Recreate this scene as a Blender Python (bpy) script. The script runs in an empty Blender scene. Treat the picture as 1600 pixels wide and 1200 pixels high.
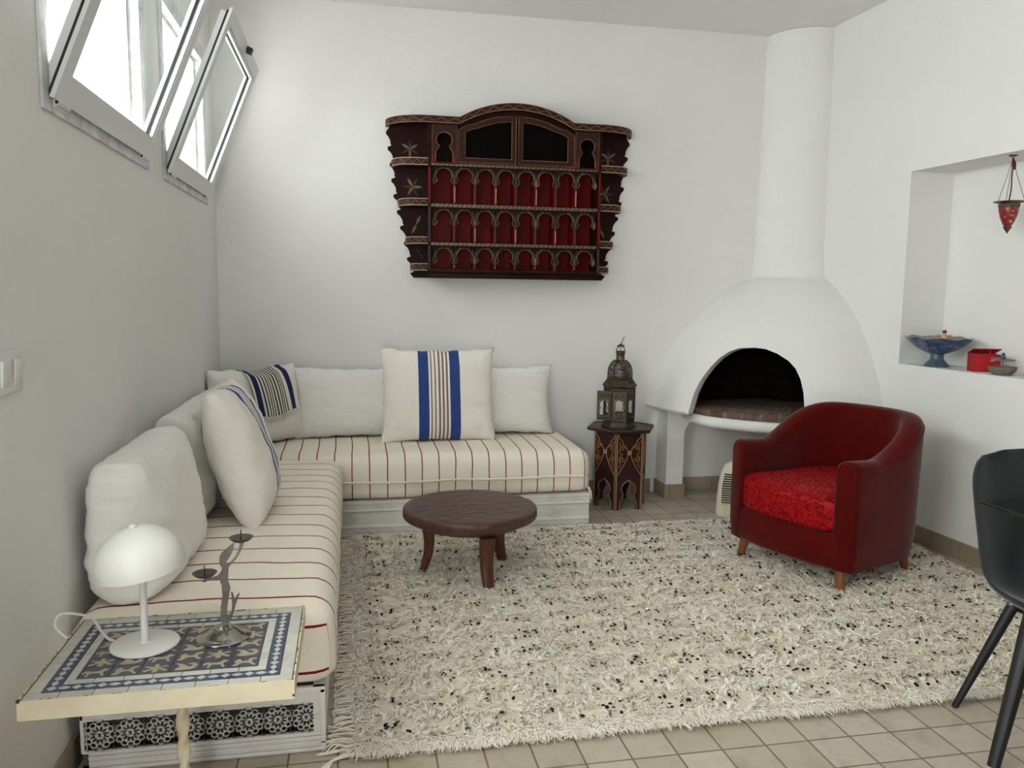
import bpy, bmesh, math, random
import numpy as np
from mathutils import Vector, Matrix, noise
from mathutils.geometry import tessellate_polygon

PI = math.pi
C = bpy.context.scene.collection
SC = bpy.context.scene

# ------------------------------------------------------------------ camera
cam_d = bpy.data.cameras.new('camera')
cam_o = bpy.data.objects.new('camera', cam_d)
C.objects.link(cam_o)
right = Vector((0.98077284, -0.19472723, 0.01288225))
up = Vector((0.00976019, 0.11487291, 0.99333225))
back = Vector((-0.19490865, -0.97410755, 0.1145648))
cm = Matrix((right, up, back)).transposed().to_4x4()
cm.translation = (0, 0, 1.4)
cam_o.matrix_world = cm
cam_d.sensor_width = 36.0
cam_d.lens = 1261.06 / 1600 * 36.0
cam_d.clip_start = 0.05
SC.camera = cam_o

# ------------------------------------------------------------------ light
SC.view_settings.view_transform = 'Standard'
SC.view_settings.look = 'None'
SC.view_settings.gamma = 1.0
SC.view_settings.use_curve_mapping = False
SC.view_settings.exposure = 0.98
world = bpy.data.worlds.new('daylight_sky')
SC.world = world
world.use_nodes = True
bg = world.node_tree.nodes['Background']
bg.inputs[0].default_value = (0.96, 0.98, 1.0, 1)
bg.inputs[1].default_value = 6.5


def portal(loc, rot, sx, sy):
    l = bpy.data.lights.new('daylight_portal', 'AREA')
    l.shape = 'RECTANGLE'
    l.size = sx
    l.size_y = sy
    l.cycles.is_portal = True
    o = bpy.data.objects.new('daylight_portal', l)
    o.location = loc
    o.rotation_euler = rot
    C.objects.link(o)


# the two high windows in the left wall, and two added fill openings out of view: a window beside the camera, a doorway behind it
portal((-1.32, 3.0, 2.295), (0, -PI / 2, 0), 0.80, 1.10)
portal((-1.32, 4.415, 2.295), (0, -PI / 2, 0), 0.80, 1.05)
portal((-0.4, -2.22, 1.12), (PI / 2, 0, 0), 0.7, 2.2)
portal((-1.32, 0.75, 1.8), (0, -PI / 2, 0), 1.44, 1.9)

# ------------------------------------------------------------------ helpers


def lin(c):
    out = []
    for v in c[:3]:
        v = v / 255.0
        out.append(v / 12.92 if v <= 0.04045 else ((v + 0.055) / 1.055) ** 2.4)
    return tuple(out) + (1.0,)


def new_mat(name):
    m = bpy.data.materials.new(name)
    m.use_nodes = True
    nt = m.node_tree
    b = nt.nodes['Principled BSDF']
    return m, nt, b


def nd(nt, typ, **kw):
    n = nt.nodes.new(typ)
    for k, v in kw.items():
        setattr(n, k, v)
    return n


def mixc(nt, a, b, fac, blend='MIX'):
    n = nt.nodes.new('ShaderNodeMix')
    n.data_type = 'RGBA'
    n.blend_type = blend
    for sock, v in ((n.inputs[0], fac), (n.inputs[6], a), (n.inputs[7], b)):
        if hasattr(v, 'default_value') or hasattr(v, 'links'):
            nt.links.new(v, sock)
        else:
            sock.default_value = v
    return n.outputs[2]


def mth(nt, op, a, b=None, c=None):
    n = nt.nodes.new('ShaderNodeMath')
    n.operation = op
    for i, v in enumerate((a, b, c)):
        if v is None:
            continue
        if hasattr(v, 'links'):
            nt.links.new(v, n.inputs[i])
        else:
            n.inputs[i].default_value = v
    return n.outputs[0]


def ramp(nt, fac, stops, interp='LINEAR'):
    n = nt.nodes.new('ShaderNodeValToRGB')
    n.color_ramp.interpolation = interp
    el = n.color_ramp.elements
    while len(el) > 1:
        el.remove(el[-1])
    for i, (p, c) in enumerate(stops):
        e = el[0] if i == 0 else el.new(p)
        e.position = p
        e.color = c
    nt.links.new(fac, n.inputs[0])
    return n.outputs[0]


def coords(nt, kind='Object'):
    return nt.nodes.new('ShaderNodeTexCoord').outputs[kind]


def noise_tex(nt, co, scale, detail=3, rough=0.5, dist=0.0):
    n = nt.nodes.new('ShaderNodeTexNoise')
    n.inputs['Scale'].default_value = scale
    n.inputs['Detail'].default_value = detail
    n.inputs['Roughness'].default_value = rough
    n.inputs['Distortion'].default_value = dist
    nt.links.new(co, n.inputs['Vector'])
    return n.outputs['Fac']


def mapping(nt, co, scale=(1, 1, 1), loc=(0, 0, 0), rot=(0, 0, 0)):
    n = nt.nodes.new('ShaderNodeMapping')
    n.inputs['Scale'].default_value = scale
    n.inputs['Location'].default_value = loc
    n.inputs['Rotation'].default_value = rot
    nt.links.new(co, n.inputs['Vector'])
    return n.outputs[0]


def bump(nt, b, h, strength=0.3, dist=0.01, chain=None):
    n = nt.nodes.new('ShaderNodeBump')
    n.inputs['Strength'].default_value = strength
    n.inputs['Distance'].default_value = dist
    nt.links.new(h, n.inputs['Height'])
    if chain is not None:
        nt.links.new(chain, n.inputs['Normal'])
    nt.links.new(n.outputs[0], b.inputs['Normal'])
    return n.outputs[0]


def simple(name, col, rough=0.5, metal=0.0, var=None, bmp=None, sheen=0.0, spec=0.5, stretch=(1, 1, 1)):
    m, nt, b = new_mat(name)
    b.inputs['Base Color'].default_value = lin(col)
    b.inputs['Roughness'].default_value = rough
    b.inputs['Metallic'].default_value = metal
    b.inputs['Specular IOR Level'].default_value = spec
    if sheen:
        b.inputs['Sheen Weight'].default_value = sheen
        b.inputs['Sheen Roughness'].default_value = 0.4
    co = None
    if var or bmp:
        co = mapping(nt, coords(nt), stretch)
    if var:
        sc, col2 = var
        f = ramp(nt, noise_tex(nt, co, sc, 4, 0.6), [(0.35, (0, 0, 0, 1)), (0.7, (1, 1, 1, 1))])
        nt.links.new(mixc(nt, lin(col), lin(col2), f), b.inputs['Base Color'])
    if bmp:
        bump(nt, b, noise_tex(nt, co, bmp[0], 4, 0.6), bmp[1], bmp[2])
    return m


class MB:
    """collects shapes and links them as one mesh object"""

    def __init__(s):
        s.v, s.f, s.mi = [], [], []
        s.M = None
        s.uvs = {}

    def add(s, vs, fs, m=0, uv=None):
        o = len(s.v)
        if s.M is not None:
            vs = [tuple(s.M @ Vector(p)) for p in vs]
        if uv is not None:
            for i, q in enumerate(uv):
                s.uvs[o + i] = q
        s.v += [tuple(p) for p in vs]
        s.f += [tuple(i + o for i in f) for f in fs]
        s.mi += [m] * len(fs)

    def box(s, a, b, m=0, bev=0.0, seg=2):
        x0, y0, z0 = (min(a[i], b[i]) for i in range(3))
        x1, y1, z1 = (max(a[i], b[i]) for i in range(3))
        bm = bmesh.new()
        bmesh.ops.create_cube(bm, size=1)
        for v in bm.verts:
            v.co = Vector(((x0 + x1) / 2 + v.co.x * (x1 - x0), (y0 + y1) / 2 + v.co.y * (y1 - y0), (z0 + z1) / 2 + v.co.z * (z1 - z0)))
        if bev:
            bev = min(bev, 0.49 * min(x1 - x0, y1 - y0, z1 - z0))
            bmesh.ops.bevel(bm, geom=bm.edges[:], offset=bev, segments=seg, profile=0.5, affect='EDGES')
        bm.verts.index_update()
        s.add([v.co[:] for v in bm.verts], [[v.index for v in f.verts] for f in bm.faces], m)
        bm.free()

    def loft(s, rings, m=0, cap=True, closed_path=False, closed_ring=True, uv=None):
        n = len(rings[0])
        vs = [p for r in rings for p in r]
        fs = []
        R = len(rings)
        for i in range(R if closed_path else R - 1):
            for j in range(n if closed_ring else n - 1):
                a, b = i * n + j, i * n + (j + 1) % n
                c, d = ((i + 1) % R) * n + (j + 1) % n, ((i + 1) % R) * n + j
                fs.append((a, b, c, d))
        if cap and not closed_path and closed_ring:
            fs.append(tuple(range(n))[::-1])
            fs.append(tuple((R - 1) * n + j for j in range(n)))
        s.add(vs, fs, m, uv)

    def lathe(s, prof, seg=32, c=(0, 0, 0), m=0, cap=True, sx=1.0, sy=1.0):
        rings = []
        for r, z in prof:
            r = max(r, 1e-5)
            rings.append([(c[0] + sx * r * math.cos(2 * PI * k / seg), c[1] + sy * r * math.sin(2 * PI * k / seg), c[2] + z) for k in range(seg)])
        s.loft(rings, m, cap)

    def tube(s, pts, r, seg=8, m=0, closed=False, flat=1.0, nrm=None):
        pts = [Vector(p) for p in pts]
        n = len(pts)
        if not hasattr(r, '__len__'):
            r = [r] * n
        rings = []
        u = None
        for i, p in enumerate(pts):
            if closed:
                t = pts[(i + 1) % n] - pts[i - 1]
            else:
                t = pts[min(i + 1, n - 1)] - pts[max(i - 1, 0)]
            if t.length < 1e-9:
                t = Vector((0, 0, 1))
            t.normalize()
            if nrm is not None:
                w = Vector(nrm)
                w = w - t * w.dot(t)
                w.normalize()
                u = w.cross(t)
            else:
                if u is None:
                    u = t.orthogonal()
                u = u - t * u.dot(t)
                u.normalize()
                w = t.cross(u)
            rings.append([tuple(p + u * math.cos(2 * PI * k / seg) * r[i] + w * math.sin(2 * PI * k / seg) * r[i] * flat) for k in range(seg)])
        s.loft(rings, m, not closed, closed)

    def plate(s, outer, holes, fn, m=0):
        loops = [outer] + list(holes)
        tri = tessellate_polygon([[Vector((p[0], p[1], 0)) for p in l] for l in loops])
        flat = [p for l in loops for p in l]
        n = len(flat)
        vs = [fn(p[0], p[1], 0) for p in flat] + [fn(p[0], p[1], 1) for p in flat]
        fs = [tuple(t) for t in tri] + [tuple(i + n for i in t)[::-1] for t in tri]
        o = 0
        for l in loops:
            k = len(l)
            for i in range(k):
                a, b = o + i, o + (i + 1) % k
                fs.append((a, b, b + n, a + n))
            o += k
        s.add(vs, fs, m)

    def sphere(s, c, r, seg=16, m=0, sc=(1, 1, 1)):
        prof = [(math.sin(PI * i / (seg // 2)), -math.cos(PI * i / (seg // 2))) for i in range(seg // 2 + 1)]
        rings = []
        for a, z in prof:
            a = max(a, 1e-4)
            rings.append([(c[0] + r * sc[0] * a * math.cos(2 * PI * k / seg), c[1] + r * sc[1] * a * math.sin(2 * PI * k / seg), c[2] + r * sc[2] * z) for k in range(seg)])
        s.loft(rings, m)

    def build(s, name, mats, par=None, ang=38, smooth=True, recalc=True):
        me = bpy.data.meshes.new(name)
        me.from_pydata(s.v, [], s.f)
        if not isinstance(mats, (list, tuple)):
            mats = [mats]
        for mm in mats:
            me.materials.append(mm)
        me.polygons.foreach_set('material_index', s.mi)
        if s.uvs:
            ul = me.uv_layers.new(name='cloth')
            for l in me.loops:
                ul.data[l.index].uv = s.uvs.get(l.vertex_index, (0, 0))
        if recalc:
            bm = bmesh.new()
            bm.from_mesh(me)
            bmesh.ops.recalc_face_normals(bm, faces=bm.faces[:])
            bm.to_mesh(me)
            bm.free()
        if smooth:
            me.shade_smooth()
            if ang < 180:
                me.set_sharp_from_angle(angle=math.radians(ang))
        o = bpy.data.objects.new(name, me)
        C.objects.link(o)
        if par is not None:
            o.parent = par
        return o


def tag(o, label, cat, group=None):
    o['label'] = label
    o['category'] = cat
    if group:
        o['group'] = group
    return o


def thing(name, label, cat, loc=(0, 0, 0), rz=0.0, group=None):
    o = bpy.data.objects.new(name, None)
    o.empty_display_size = 0.05
    C.objects.link(o)
    o.location = loc
    o.rotation_euler = (0, 0, rz)
    return tag(o, label, cat, group)


def struct(o, label=None, cat=None):
    o['kind'] = 'structure'
    if label:
        o['label'] = label
    if cat:
        o['category'] = cat
    return o


def arc(cx, cy, r, a0, a1, n, ry=None):
    ry = r if ry is None else ry
    return [(cx + r * math.cos(a0 + (a1 - a0) * i / n), cy + ry * math.sin(a0 + (a1 - a0) * i / n)) for i in range(n + 1)]


def sstep(a, b, x):
    t = max(0.0, min(1.0, (x - a) / (b - a)))
    return t * t * (3 - 2 * t)


def interp(tab, x):
    if x <= tab[0][0]:
        return tab[0][1]
    for (x0, y0), (x1, y1) in zip(tab, tab[1:]):
        if x <= x1:
            return y0 + (y1 - y0) * (x - x0) / (x1 - x0)
    return tab[-1][1]


def smooth_poly(pts, n=6, closed=True):
    """Catmull-Rom through 2-D or 3-D points"""
    P = [Vector(p) for p in pts]
    k = len(P)
    out = []
    for i in range(k if closed else k - 1):
        p0, p1, p2, p3 = (P[(i - 1) % k], P[i], P[(i + 1) % k], P[(i + 2) % k]) if closed else (P[max(i - 1, 0)], P[i], P[i + 1], P[min(i + 2, k - 1)])
        for j in range(n):
            t = j / n
            out.append(tuple(0.5 * ((2 * p1) + (p2 - p0) * t + (2 * p0 - 5 * p1 + 4 * p2 - p3) * t * t + (3 * p1 - p0 - 3 * p2 + p3) * t ** 3)))
    if not closed:
        out.append(tuple(P[-1]))
    return out
# ------------------------------------------------------------------ materials


def plaster(name, col, b1=0.25):
    m, nt, b = new_mat(name)
    co = coords(nt)
    n1 = noise_tex(nt, co, 3.0, 5, 0.6)
    b.inputs['Roughness'].default_value = 0.85
    b.inputs['Specular IOR Level'].default_value = 0.25
    c2 = tuple(max(0, v - 7) for v in col)
    nt.links.new(mixc(nt, lin(col), lin(c2), n1), b.inputs['Base Color'])
    h1 = bump(nt, b, noise_tex(nt, co, 9.0, 3, 0.5), b1, 0.02)
    bump(nt, b, noise_tex(nt, co, 70.0, 3, 0.6), 0.22, 0.004, h1)
    return m


M_wall = plaster('white_plaster', (238, 237, 233))
M_ceil = plaster('ceiling_paint', (236, 235, 233), 0.1)
M_rear = plaster('brown_bounce_absorber', (92, 74, 60))  # brown put on unseen walls to cut light bounced onto the left wall
M_fire = plaster('chimney_plaster', (240, 239, 235), 0.4)


def floor_tiles():
    m, nt, b = new_mat('floor_tiles')
    co = mapping(nt, coords(nt), (1, 1, 1), (-1.113 + 0.1455 * 20, -2.173 + 0.15 * 30, 0))
    br = nd(nt, 'ShaderNodeTexBrick', offset=0.0, squash=1.0)
    nt.links.new(co, br.inputs['Vector'])
    br.inputs['Scale'].default_value = 1.0
    br.inputs['Brick Width'].default_value = 0.1455
    br.inputs['Row Height'].default_value = 0.15
    br.inputs['Mortar Size'].default_value = 0.0034
    br.inputs['Mortar Smooth'].default_value = 0.25
    br.inputs['Bias'].default_value = 0.0
    br.inputs['Color1'].default_value = lin((203, 192, 173))
    br.inputs['Color2'].default_value = lin((187, 175, 155))
    br.inputs['Mortar'].default_value = lin((132, 116, 94))
    n1 = noise_tex(nt, co, 7.0, 6, 0.65, 0.6)
    f = ramp(nt, n1, [(0.3, (0.72, 0.69, 0.65, 1)), (0.52, (1, 1, 1, 1)), (0.75, (0.84, 0.82, 0.79, 1))])
    nt.links.new(mixc(nt, br.outputs['Color'], f, 1.0, 'MULTIPLY'), b.inputs['Base Color'])
    nt.links.new(ramp(nt, n1, [(0.3, (0.36, 0.36, 0.36, 1)), (0.7, (0.55, 0.55, 0.55, 1))]), b.inputs['Roughness'])
    inv = mth(nt, 'SUBTRACT', 1.0, br.outputs['Fac'])
    h = bump(nt, b, inv, 0.7, 0.003)
    bump(nt, b, noise_tex(nt, co, 14.0, 3, 0.5), 0.12, 0.01, h)
    return m


M_floor = floor_tiles()


def base_tiles():
    m, nt, b = new_mat('baseboard_tiles')
    co = coords(nt)
    sp = nd(nt, 'ShaderNodeSeparateXYZ')
    nt.links.new(co, sp.inputs[0])
    u = mth(nt, 'MULTIPLY', mth(nt, 'ADD', mth(nt, 'ADD', sp.outputs[0], sp.outputs[1]), 20.0), 1 / 0.2)
    fr = mth(nt, 'FRACT', u)
    joint = mth(nt, 'LESS_THAN', fr, 0.02)
    n1 = noise_tex(nt, co, 9.0, 5, 0.6)
    c1 = mixc(nt, lin((164, 150, 126)), lin((142, 127, 104)), n1)
    nt.links.new(mixc(nt, c1, lin((108, 96, 80)), joint), b.inputs['Base Color'])
    b.inputs['Roughness'].default_value = 0.45
    return m


M_base = base_tiles()

M_alu = simple('white_aluminium', (222, 224, 224), 0.38, bmp=(40, 0.03, 0.002))
M_alu_worn = simple('white_aluminium_with_paint_smears', (226, 227, 226), 0.5, var=(14, (178, 178, 176)))
M_black = simple('black_rubber', (18, 18, 20), 0.5)
M_whitepl = simple('white_plastic', (226, 226, 222), 0.35)


def glass_mat(name, tint=(0.97, 0.99, 0.98, 1), refl=0.5):
    m = bpy.data.materials.new(name)
    m.use_nodes = True
    nt = m.node_tree
    nt.nodes.remove(nt.nodes['Principled BSDF'])
    tr = nd(nt, 'ShaderNodeBsdfTransparent')
    tr.inputs[0].default_value = tint
    gl = nd(nt, 'ShaderNodeBsdfGlossy')
    gl.inputs['Roughness'].default_value = 0.02
    fr = nd(nt, 'ShaderNodeFresnel')
    fr.inputs[0].default_value = 1.5
    mx = nd(nt, 'ShaderNodeMixShader')
    ge = nd(nt, 'ShaderNodeNewGeometry')
    front = mth(nt, 'SUBTRACT', 1.0, ge.outputs['Backfacing'])
    nt.links.new(mth(nt, 'MULTIPLY', mth(nt, 'MULTIPLY', fr.outputs[0], refl * 2), front), mx.inputs[0])
    nt.links.new(tr.outputs[0], mx.inputs[1])
    nt.links.new(gl.outputs[0], mx.inputs[2])
    nt.links.new(mx.outputs[0], nt.nodes['Material Output'].inputs[0])
    return m


M_glass = glass_mat('clear_window_glass')
M_tableglass = glass_mat('grey_tinted_glass', (0.72, 0.76, 0.75, 1), 0.9)


def brick_mat(name, c1, c2, mort, w=0.2, h=0.065, mor=0.008):
    m, nt, b = new_mat(name)
    co = coords(nt)
    br = nd(nt, 'ShaderNodeTexBrick', offset=0.5)
    uv = nd(nt, 'ShaderNodeUVMap', uv_map='cloth')
    nt.links.new(uv.outputs[0], br.inputs['Vector'])
    br.inputs['Scale'].default_value = 1
    br.inputs['Brick Width'].default_value = w
    br.inputs['Row Height'].default_value = h
    br.inputs['Mortar Size'].default_value = mor
    br.inputs['Mortar Smooth'].default_value = 0.4
    br.inputs['Color1'].default_value = lin(c1)
    br.inputs['Color2'].default_value = lin(c2)
    br.inputs['Mortar'].default_value = lin(mort)
    f = ramp(nt, noise_tex(nt, co, 16, 5, 0.7), [(0.3, (0.55, 0.53, 0.5, 1)), (0.65, (1, 1, 1, 1))])
    nt.links.new(mixc(nt, br.outputs['Color'], f, 1.0, 'MULTIPLY'), b.inputs['Base Color'])
    b.inputs['Roughness'].default_value = 0.9
    b.inputs['Specular IOR Level'].default_value = 0.1
    hh = bump(nt, b, mth(nt, 'SUBTRACT', 1.0, br.outputs['Fac']), 0.6, 0.006)
    bump(nt, b, noise_tex(nt, co, 60, 3, 0.6), 0.4, 0.004, hh)
    return m


M_hearth = brick_mat('hearth_bricks', (122, 84, 72), (118, 106, 96), (128, 123, 114), 0.115, 0.23, 0.012)
M_soot = brick_mat('sooty_bricks', (30, 20, 17), (22, 17, 15), (15, 13, 12), 0.22, 0.075)


def wood_mat(name, c1, c2, scale=6.0, rough=0.4, stretch=(1, 12, 12), bs=0.15, spec=0.5):
    m, nt, b = new_mat(name)
    b.inputs['Specular IOR Level'].default_value = spec
    co = mapping(nt, coords(nt), stretch)
    n1 = noise_tex(nt, co, scale, 6, 0.65, 0.4)
    nt.links.new(ramp(nt, n1, [(0.3, lin(c1)), (0.7, lin(c2))]), b.inputs['Base Color'])
    b.inputs['Roughness'].default_value = rough
    bump(nt, b, n1, bs, 0.003)
    return m


M_cab = wood_mat('dark_maroon_painted_wood', (31, 9, 8), (43, 14, 12), 5, 0.5, spec=0.15)
M_cabfront = wood_mat('brown_painted_wood', (46, 20, 14), (62, 29, 20), 5, 0.45, spec=0.2)
M_arcade = simple('dark_brown_painted_arcade', (34, 18, 14), 0.6, var=(12, (24, 13, 10)), spec=0.12)
M_red = simple('deep_red_painted_wood', (120, 15, 13), 0.5, var=(9, (94, 11, 11)), spec=0.2)
M_gold = simple('dull_gold_paint', (138, 110, 76), 0.6, var=(30, (104, 80, 54)), spec=0.2)
M_grey_paint = simple('grey_green_paint', (50, 50, 44), 0.7, var=(20, (38, 35, 32)))
M_dkglass = simple('dark_cabinet_pane', (7, 4, 4), 0.6, spec=0.05)
M_palegold = simple('worn_cream_paint', (186, 164, 126), 0.5)


def stripes_x(name, stops, base, axis=0, span=1.0, rough=0.9, weave=True):
    """stripes across a local axis of the cloth"""
    m, nt, b = new_mat(name)
    co = coords(nt)
    sp = nd(nt, 'ShaderNodeSeparateXYZ')
    nt.links.new(co, sp.inputs[0])
    f = mth(nt, 'ADD', mth(nt, 'DIVIDE', sp.outputs[axis], span), 0.5)
    st = [(0.0, lin(base))]
    for x0, x1, c in stops:
        st.append((x0 / span + 0.5, lin(c)))
        st.append((x1 / span + 0.5, lin(base)))
    col = ramp(nt, f, st, 'CONSTANT')
    nz = noise_tex(nt, mapping(nt, co, (1, 1, 9)), 40, 3, 0.6)
    col = mixc(nt, col, ramp(nt, nz, [(0.3, (0.9, 0.9, 0.9, 1)), (0.7, (1, 1, 1, 1))]), 1.0, 'MULTIPLY')
    nt.links.new(col, b.inputs['Base Color'])
    b.inputs['Roughness'].default_value = rough
    b.inputs['Specular IOR Level'].default_value = 0.15
    b.inputs['Sheen Weight'].default_value = 0.1
    bump(nt, b, noise_tex(nt, mapping(nt, co, (1, 1, 4)), 160, 2, 0.5), 0.25, 0.002)
    return m


def cloth(name, col, ribs=0.0):
    m, nt, b = new_mat(name)
    co = coords(nt)
    nz = noise_tex(nt, mapping(nt, co, (1, 1, 7)), 30, 4, 0.6)
    c2 = tuple(max(0, v - 12) for v in col)
    nt.links.new(mixc(nt, lin(col), lin(c2), nz), b.inputs['Base Color'])
    b.inputs['Roughness'].default_value = 0.92
    b.inputs['Specular IOR Level'].default_value = 0.12
    b.inputs['Sheen Weight'].default_value = 0.1
    n1 = bump(nt, b, noise_tex(nt, co, 9, 4, 0.55), 0.3, 0.012)
    n2 = bump(nt, b, noise_tex(nt, mapping(nt, co, (1, 1, 14)), 14, 3, 0.55), ribs, 0.004, n1)
    return m


M_white = cloth('white_cotton', (248, 245, 239), 0.25)
M_white2 = cloth('white_ribbed_cotton', (248, 246, 240), 0.95)
M_hem = simple('cream_hem', (246, 240, 226), 0.9, spec=0.1)
M_cream = cloth('cream_cotton', (228, 222, 206), 0.1)
BLUE = (52, 74, 138)
NAVY = (40, 50, 92)
BRN = (136, 112, 102)
M_cushion = stripes_x('cream_cloth_with_blue_bands', [(-0.128, -0.066, BLUE), (-0.054, -0.043, BRN), (-0.031, -0.020, BRN), (-0.006, 0.005, BRN), (0.018, 0.029, BRN), (0.042, 0.053, BRN), (0.064, 0.126, BLUE), (0.133, 0.136, (176, 158, 120))], (246, 241, 230))
M_cushion2 = stripes_x('cream_cloth_with_narrow_blue_stripes', [(-0.070, -0.044, BLUE), (-0.034, -0.030, NAVY), (-0.022, -0.018, NAVY), (-0.010, -0.006, NAVY), (0.002, 0.006, NAVY), (0.014, 0.018, NAVY), (0.026, 0.052, BLUE)], (246, 241, 230))
_st = [(-0.15, -0.105, NAVY)]
for _i in range(9):
    _x = -0.092 + _i * 0.0205
    _st.append((_x, _x + 0.009, (38, 40, 62)))
_st.append((0.105, 0.15, NAVY))


def uv_stripes(name, stops, base, span):
    m, nt, b = new_mat(name)
    uv = nd(nt, 'ShaderNodeUVMap', uv_map='cloth')
    sp = nd(nt, 'ShaderNodeSeparateXYZ')
    nt.links.new(uv.outputs[0], sp.inputs[0])
    f = mth(nt, 'ADD', mth(nt, 'DIVIDE', sp.outputs[0], span), 0.5)
    st = [(0.0, lin(base))]
    for x0, x1, c in stops:
        st.append((x0 / span + 0.5, lin(c)))
        st.append((x1 / span + 0.5, lin(base)))
    nt.links.new(ramp(nt, f, st, 'CONSTANT'), b.inputs['Base Color'])
    b.inputs['Roughness'].default_value = 0.92
    b.inputs['Specular IOR Level'].default_value = 0.1
    bump(nt, b, noise_tex(nt, coords(nt), 200, 2, 0.5), 0.25, 0.002)
    return m


M_throw = uv_stripes('throw_stripes', _st, (228, 222, 206), 0.34)


def mattress_mat():
    m, nt, b = new_mat('cream_cloth_with_red_lines')
    uv = nd(nt, 'ShaderNodeUVMap', uv_map='cloth')
    sp = nd(nt, 'ShaderNodeSeparateXYZ')
    nt.links.new(uv.outputs[0], sp.inputs[0])
    fr = mth(nt, 'FRACT', mth(nt, 'ADD', sp.outputs[0], 100.03))
    line = mth(nt, 'LESS_THAN', fr, 0.062)
    co = coords(nt)
    nz = noise_tex(nt, co, 26, 4, 0.6)
    base = mixc(nt, lin((246, 239, 223)), lin((241, 231, 212)), nz)
    nt.links.new(mixc(nt, base, lin((138, 26, 36)), line), b.inputs['Base Color'])
    b.inputs['Roughness'].default_value = 0.9
    b.inputs['Specular IOR Level'].default_value = 0.12
    n1 = bump(nt, b, noise_tex(nt, co, 6, 3, 0.5), 0.25, 0.02)
    bump(nt, b, noise_tex(nt, co, 220, 2, 0.5), 0.2, 0.002, n1)
    return m


M_mattress = mattress_mat()
M_carved = simple('white_painted_carved_wood', (228, 226, 220), 0.45, var=(10, (214, 210, 202)))
M_dark = simple('hollow_shade_wood', (84, 79, 73), 0.9)  # dark tone stands in for the shade inside the hollow bench
M_velvet = simple('dark_red_velvet', (88, 15, 10), 0.95, var=(5, (74, 10, 7)), bmp=(120, 0.15, 0.002), sheen=0.25, spec=0.05)


def brocade():
    m, nt, b = new_mat('red_damask_cloth')
    co = coords(nt)
    n1 = noise_tex(nt, co, 30, 1.5, 0.5, 2.8)
    f = ramp(nt, n1, [(0.49, (0, 0, 0, 1)), (0.53, (1, 1, 1, 1))])
    nt.links.new(mixc(nt, lin((158, 16, 20)), lin((116, 6, 10)), f), b.inputs['Base Color'])
    nt.links.new(ramp(nt, f, [(0.0, (0.42, 0.42, 0.42, 1)), (1.0, (0.8, 0.8, 0.8, 1))]), b.inputs['Roughness'])
    b.inputs['Specular IOR Level'].default_value = 0.12
    bump(nt, b, f, 0.2, 0.003)
    return m


M_brocade = brocade()
M_legwood = wood_mat('honey_brown_wood', (112, 66, 34), (146, 90, 48), 5, 0.4, (10, 10, 1))
M_tablewood = wood_mat('dark_walnut_wood', (58, 34, 26), (86, 54, 42), 5, 0.42, (1, 6, 6), 0.2)


def gouged():
    m, nt, b = new_mat('hand_gouged_dark_wood')
    co = coords(nt)
    n1 = noise_tex(nt, mapping(nt, co, (3, 16, 16)), 3, 6, 0.65, 0.4)
    nt.links.new(ramp(nt, n1, [(0.3, lin((62, 38, 30))), (0.72, lin((92, 60, 48)))]), b.inputs['Base Color'])
    b.inputs['Roughness'].default_value = 0.4
    vo = nd(nt, 'ShaderNodeTexVoronoi', feature='SMOOTH_F1')
    vo.inputs['Scale'].default_value = 24
    nt.links.new(mapping(nt, co, (0.8, 1.5, 1)), vo.inputs['Vector'])
    h = bump(nt, b, vo.outputs['Distance'], 0.6, 0.010)
    bump(nt, b, n1, 0.12, 0.003, h)
    return m


M_gouge = gouged()
M_tableleg = wood_mat('reddish_brown_wood', (66, 35, 20), (98, 56, 33), 5, 0.4, (12, 12, 1), 0.25)
M_hexwood = wood_mat('dark_painted_table_wood', (36, 21, 17), (56, 32, 25), 6, 0.38)
M_hexpanel = simple('oxblood_painted_panel', (58, 20, 18), 0.4, var=(12, (44, 16, 15)))
M_ochre = simple('ochre_painted_line', (146, 100, 44), 0.5)
M_line = simple('beige_painted_line', (160, 130, 98), 0.5)
M_brass = simple('aged_brass', (118, 100, 78), 0.45, 0.85, var=(18, (62, 54, 46)))
M_darkmetal = simple('tarnished_dark_metal', (84, 75, 66), 0.45, 0.8, var=(25, (58, 52, 47)))


def pierced():
    m, nt, b = new_mat('pierced_metal')
    co = coords(nt)
    b.inputs['Base Color'].default_value = lin((86, 78, 70))
    b.inputs['Metallic'].default_value = 0.85
    b.inputs['Roughness'].default_value = 0.45
    vo = nd(nt, 'ShaderNodeTexVoronoi', feature='DISTANCE_TO_EDGE')
    vo.inputs['Scale'].default_value = 75
    nt.links.new(co, vo.inputs['Vector'])
    hole = mth(nt, 'GREATER_THAN', vo.outputs['Distance'], 0.17)
    nt.links.new(mth(nt, 'SUBTRACT', 1.0, hole), b.inputs['Alpha'])
    return m


M_pierced = pierced()
M_steel = simple('brushed_steel', (172, 168, 161), 0.2, 0.95, var=(30, (150, 145, 138)))
M_steel_dark = simple('dull_steel_plate', (112, 106, 98), 0.45, 0.85, var=(20, (84, 79, 73)))
M_iron = simple('dark_iron_spike', (48, 34, 30), 0.5, 0.6)
M_lamp = simple('matt_white_metal', (226, 225, 218), 0.42)
M_offtile = simple('chalky_white_tile', (206, 204, 190), 0.35, var=(16, (184, 184, 174)))
M_bluetile = simple('blue_tile', (62, 76, 108), 0.3, var=(14, (50, 60, 84)))
M_slatetile = simple('slate_blue_tile', (70, 75, 86), 0.32, var=(12, (58, 62, 72)))
M_beigetile = simple('beige_tile_figure', (180, 167, 136), 0.4, var=(30, (160, 147, 116)))
M_creamiron = simple('cream_painted_iron', (224, 214, 184), 0.45, var=(7, (206, 194, 162)))
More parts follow.
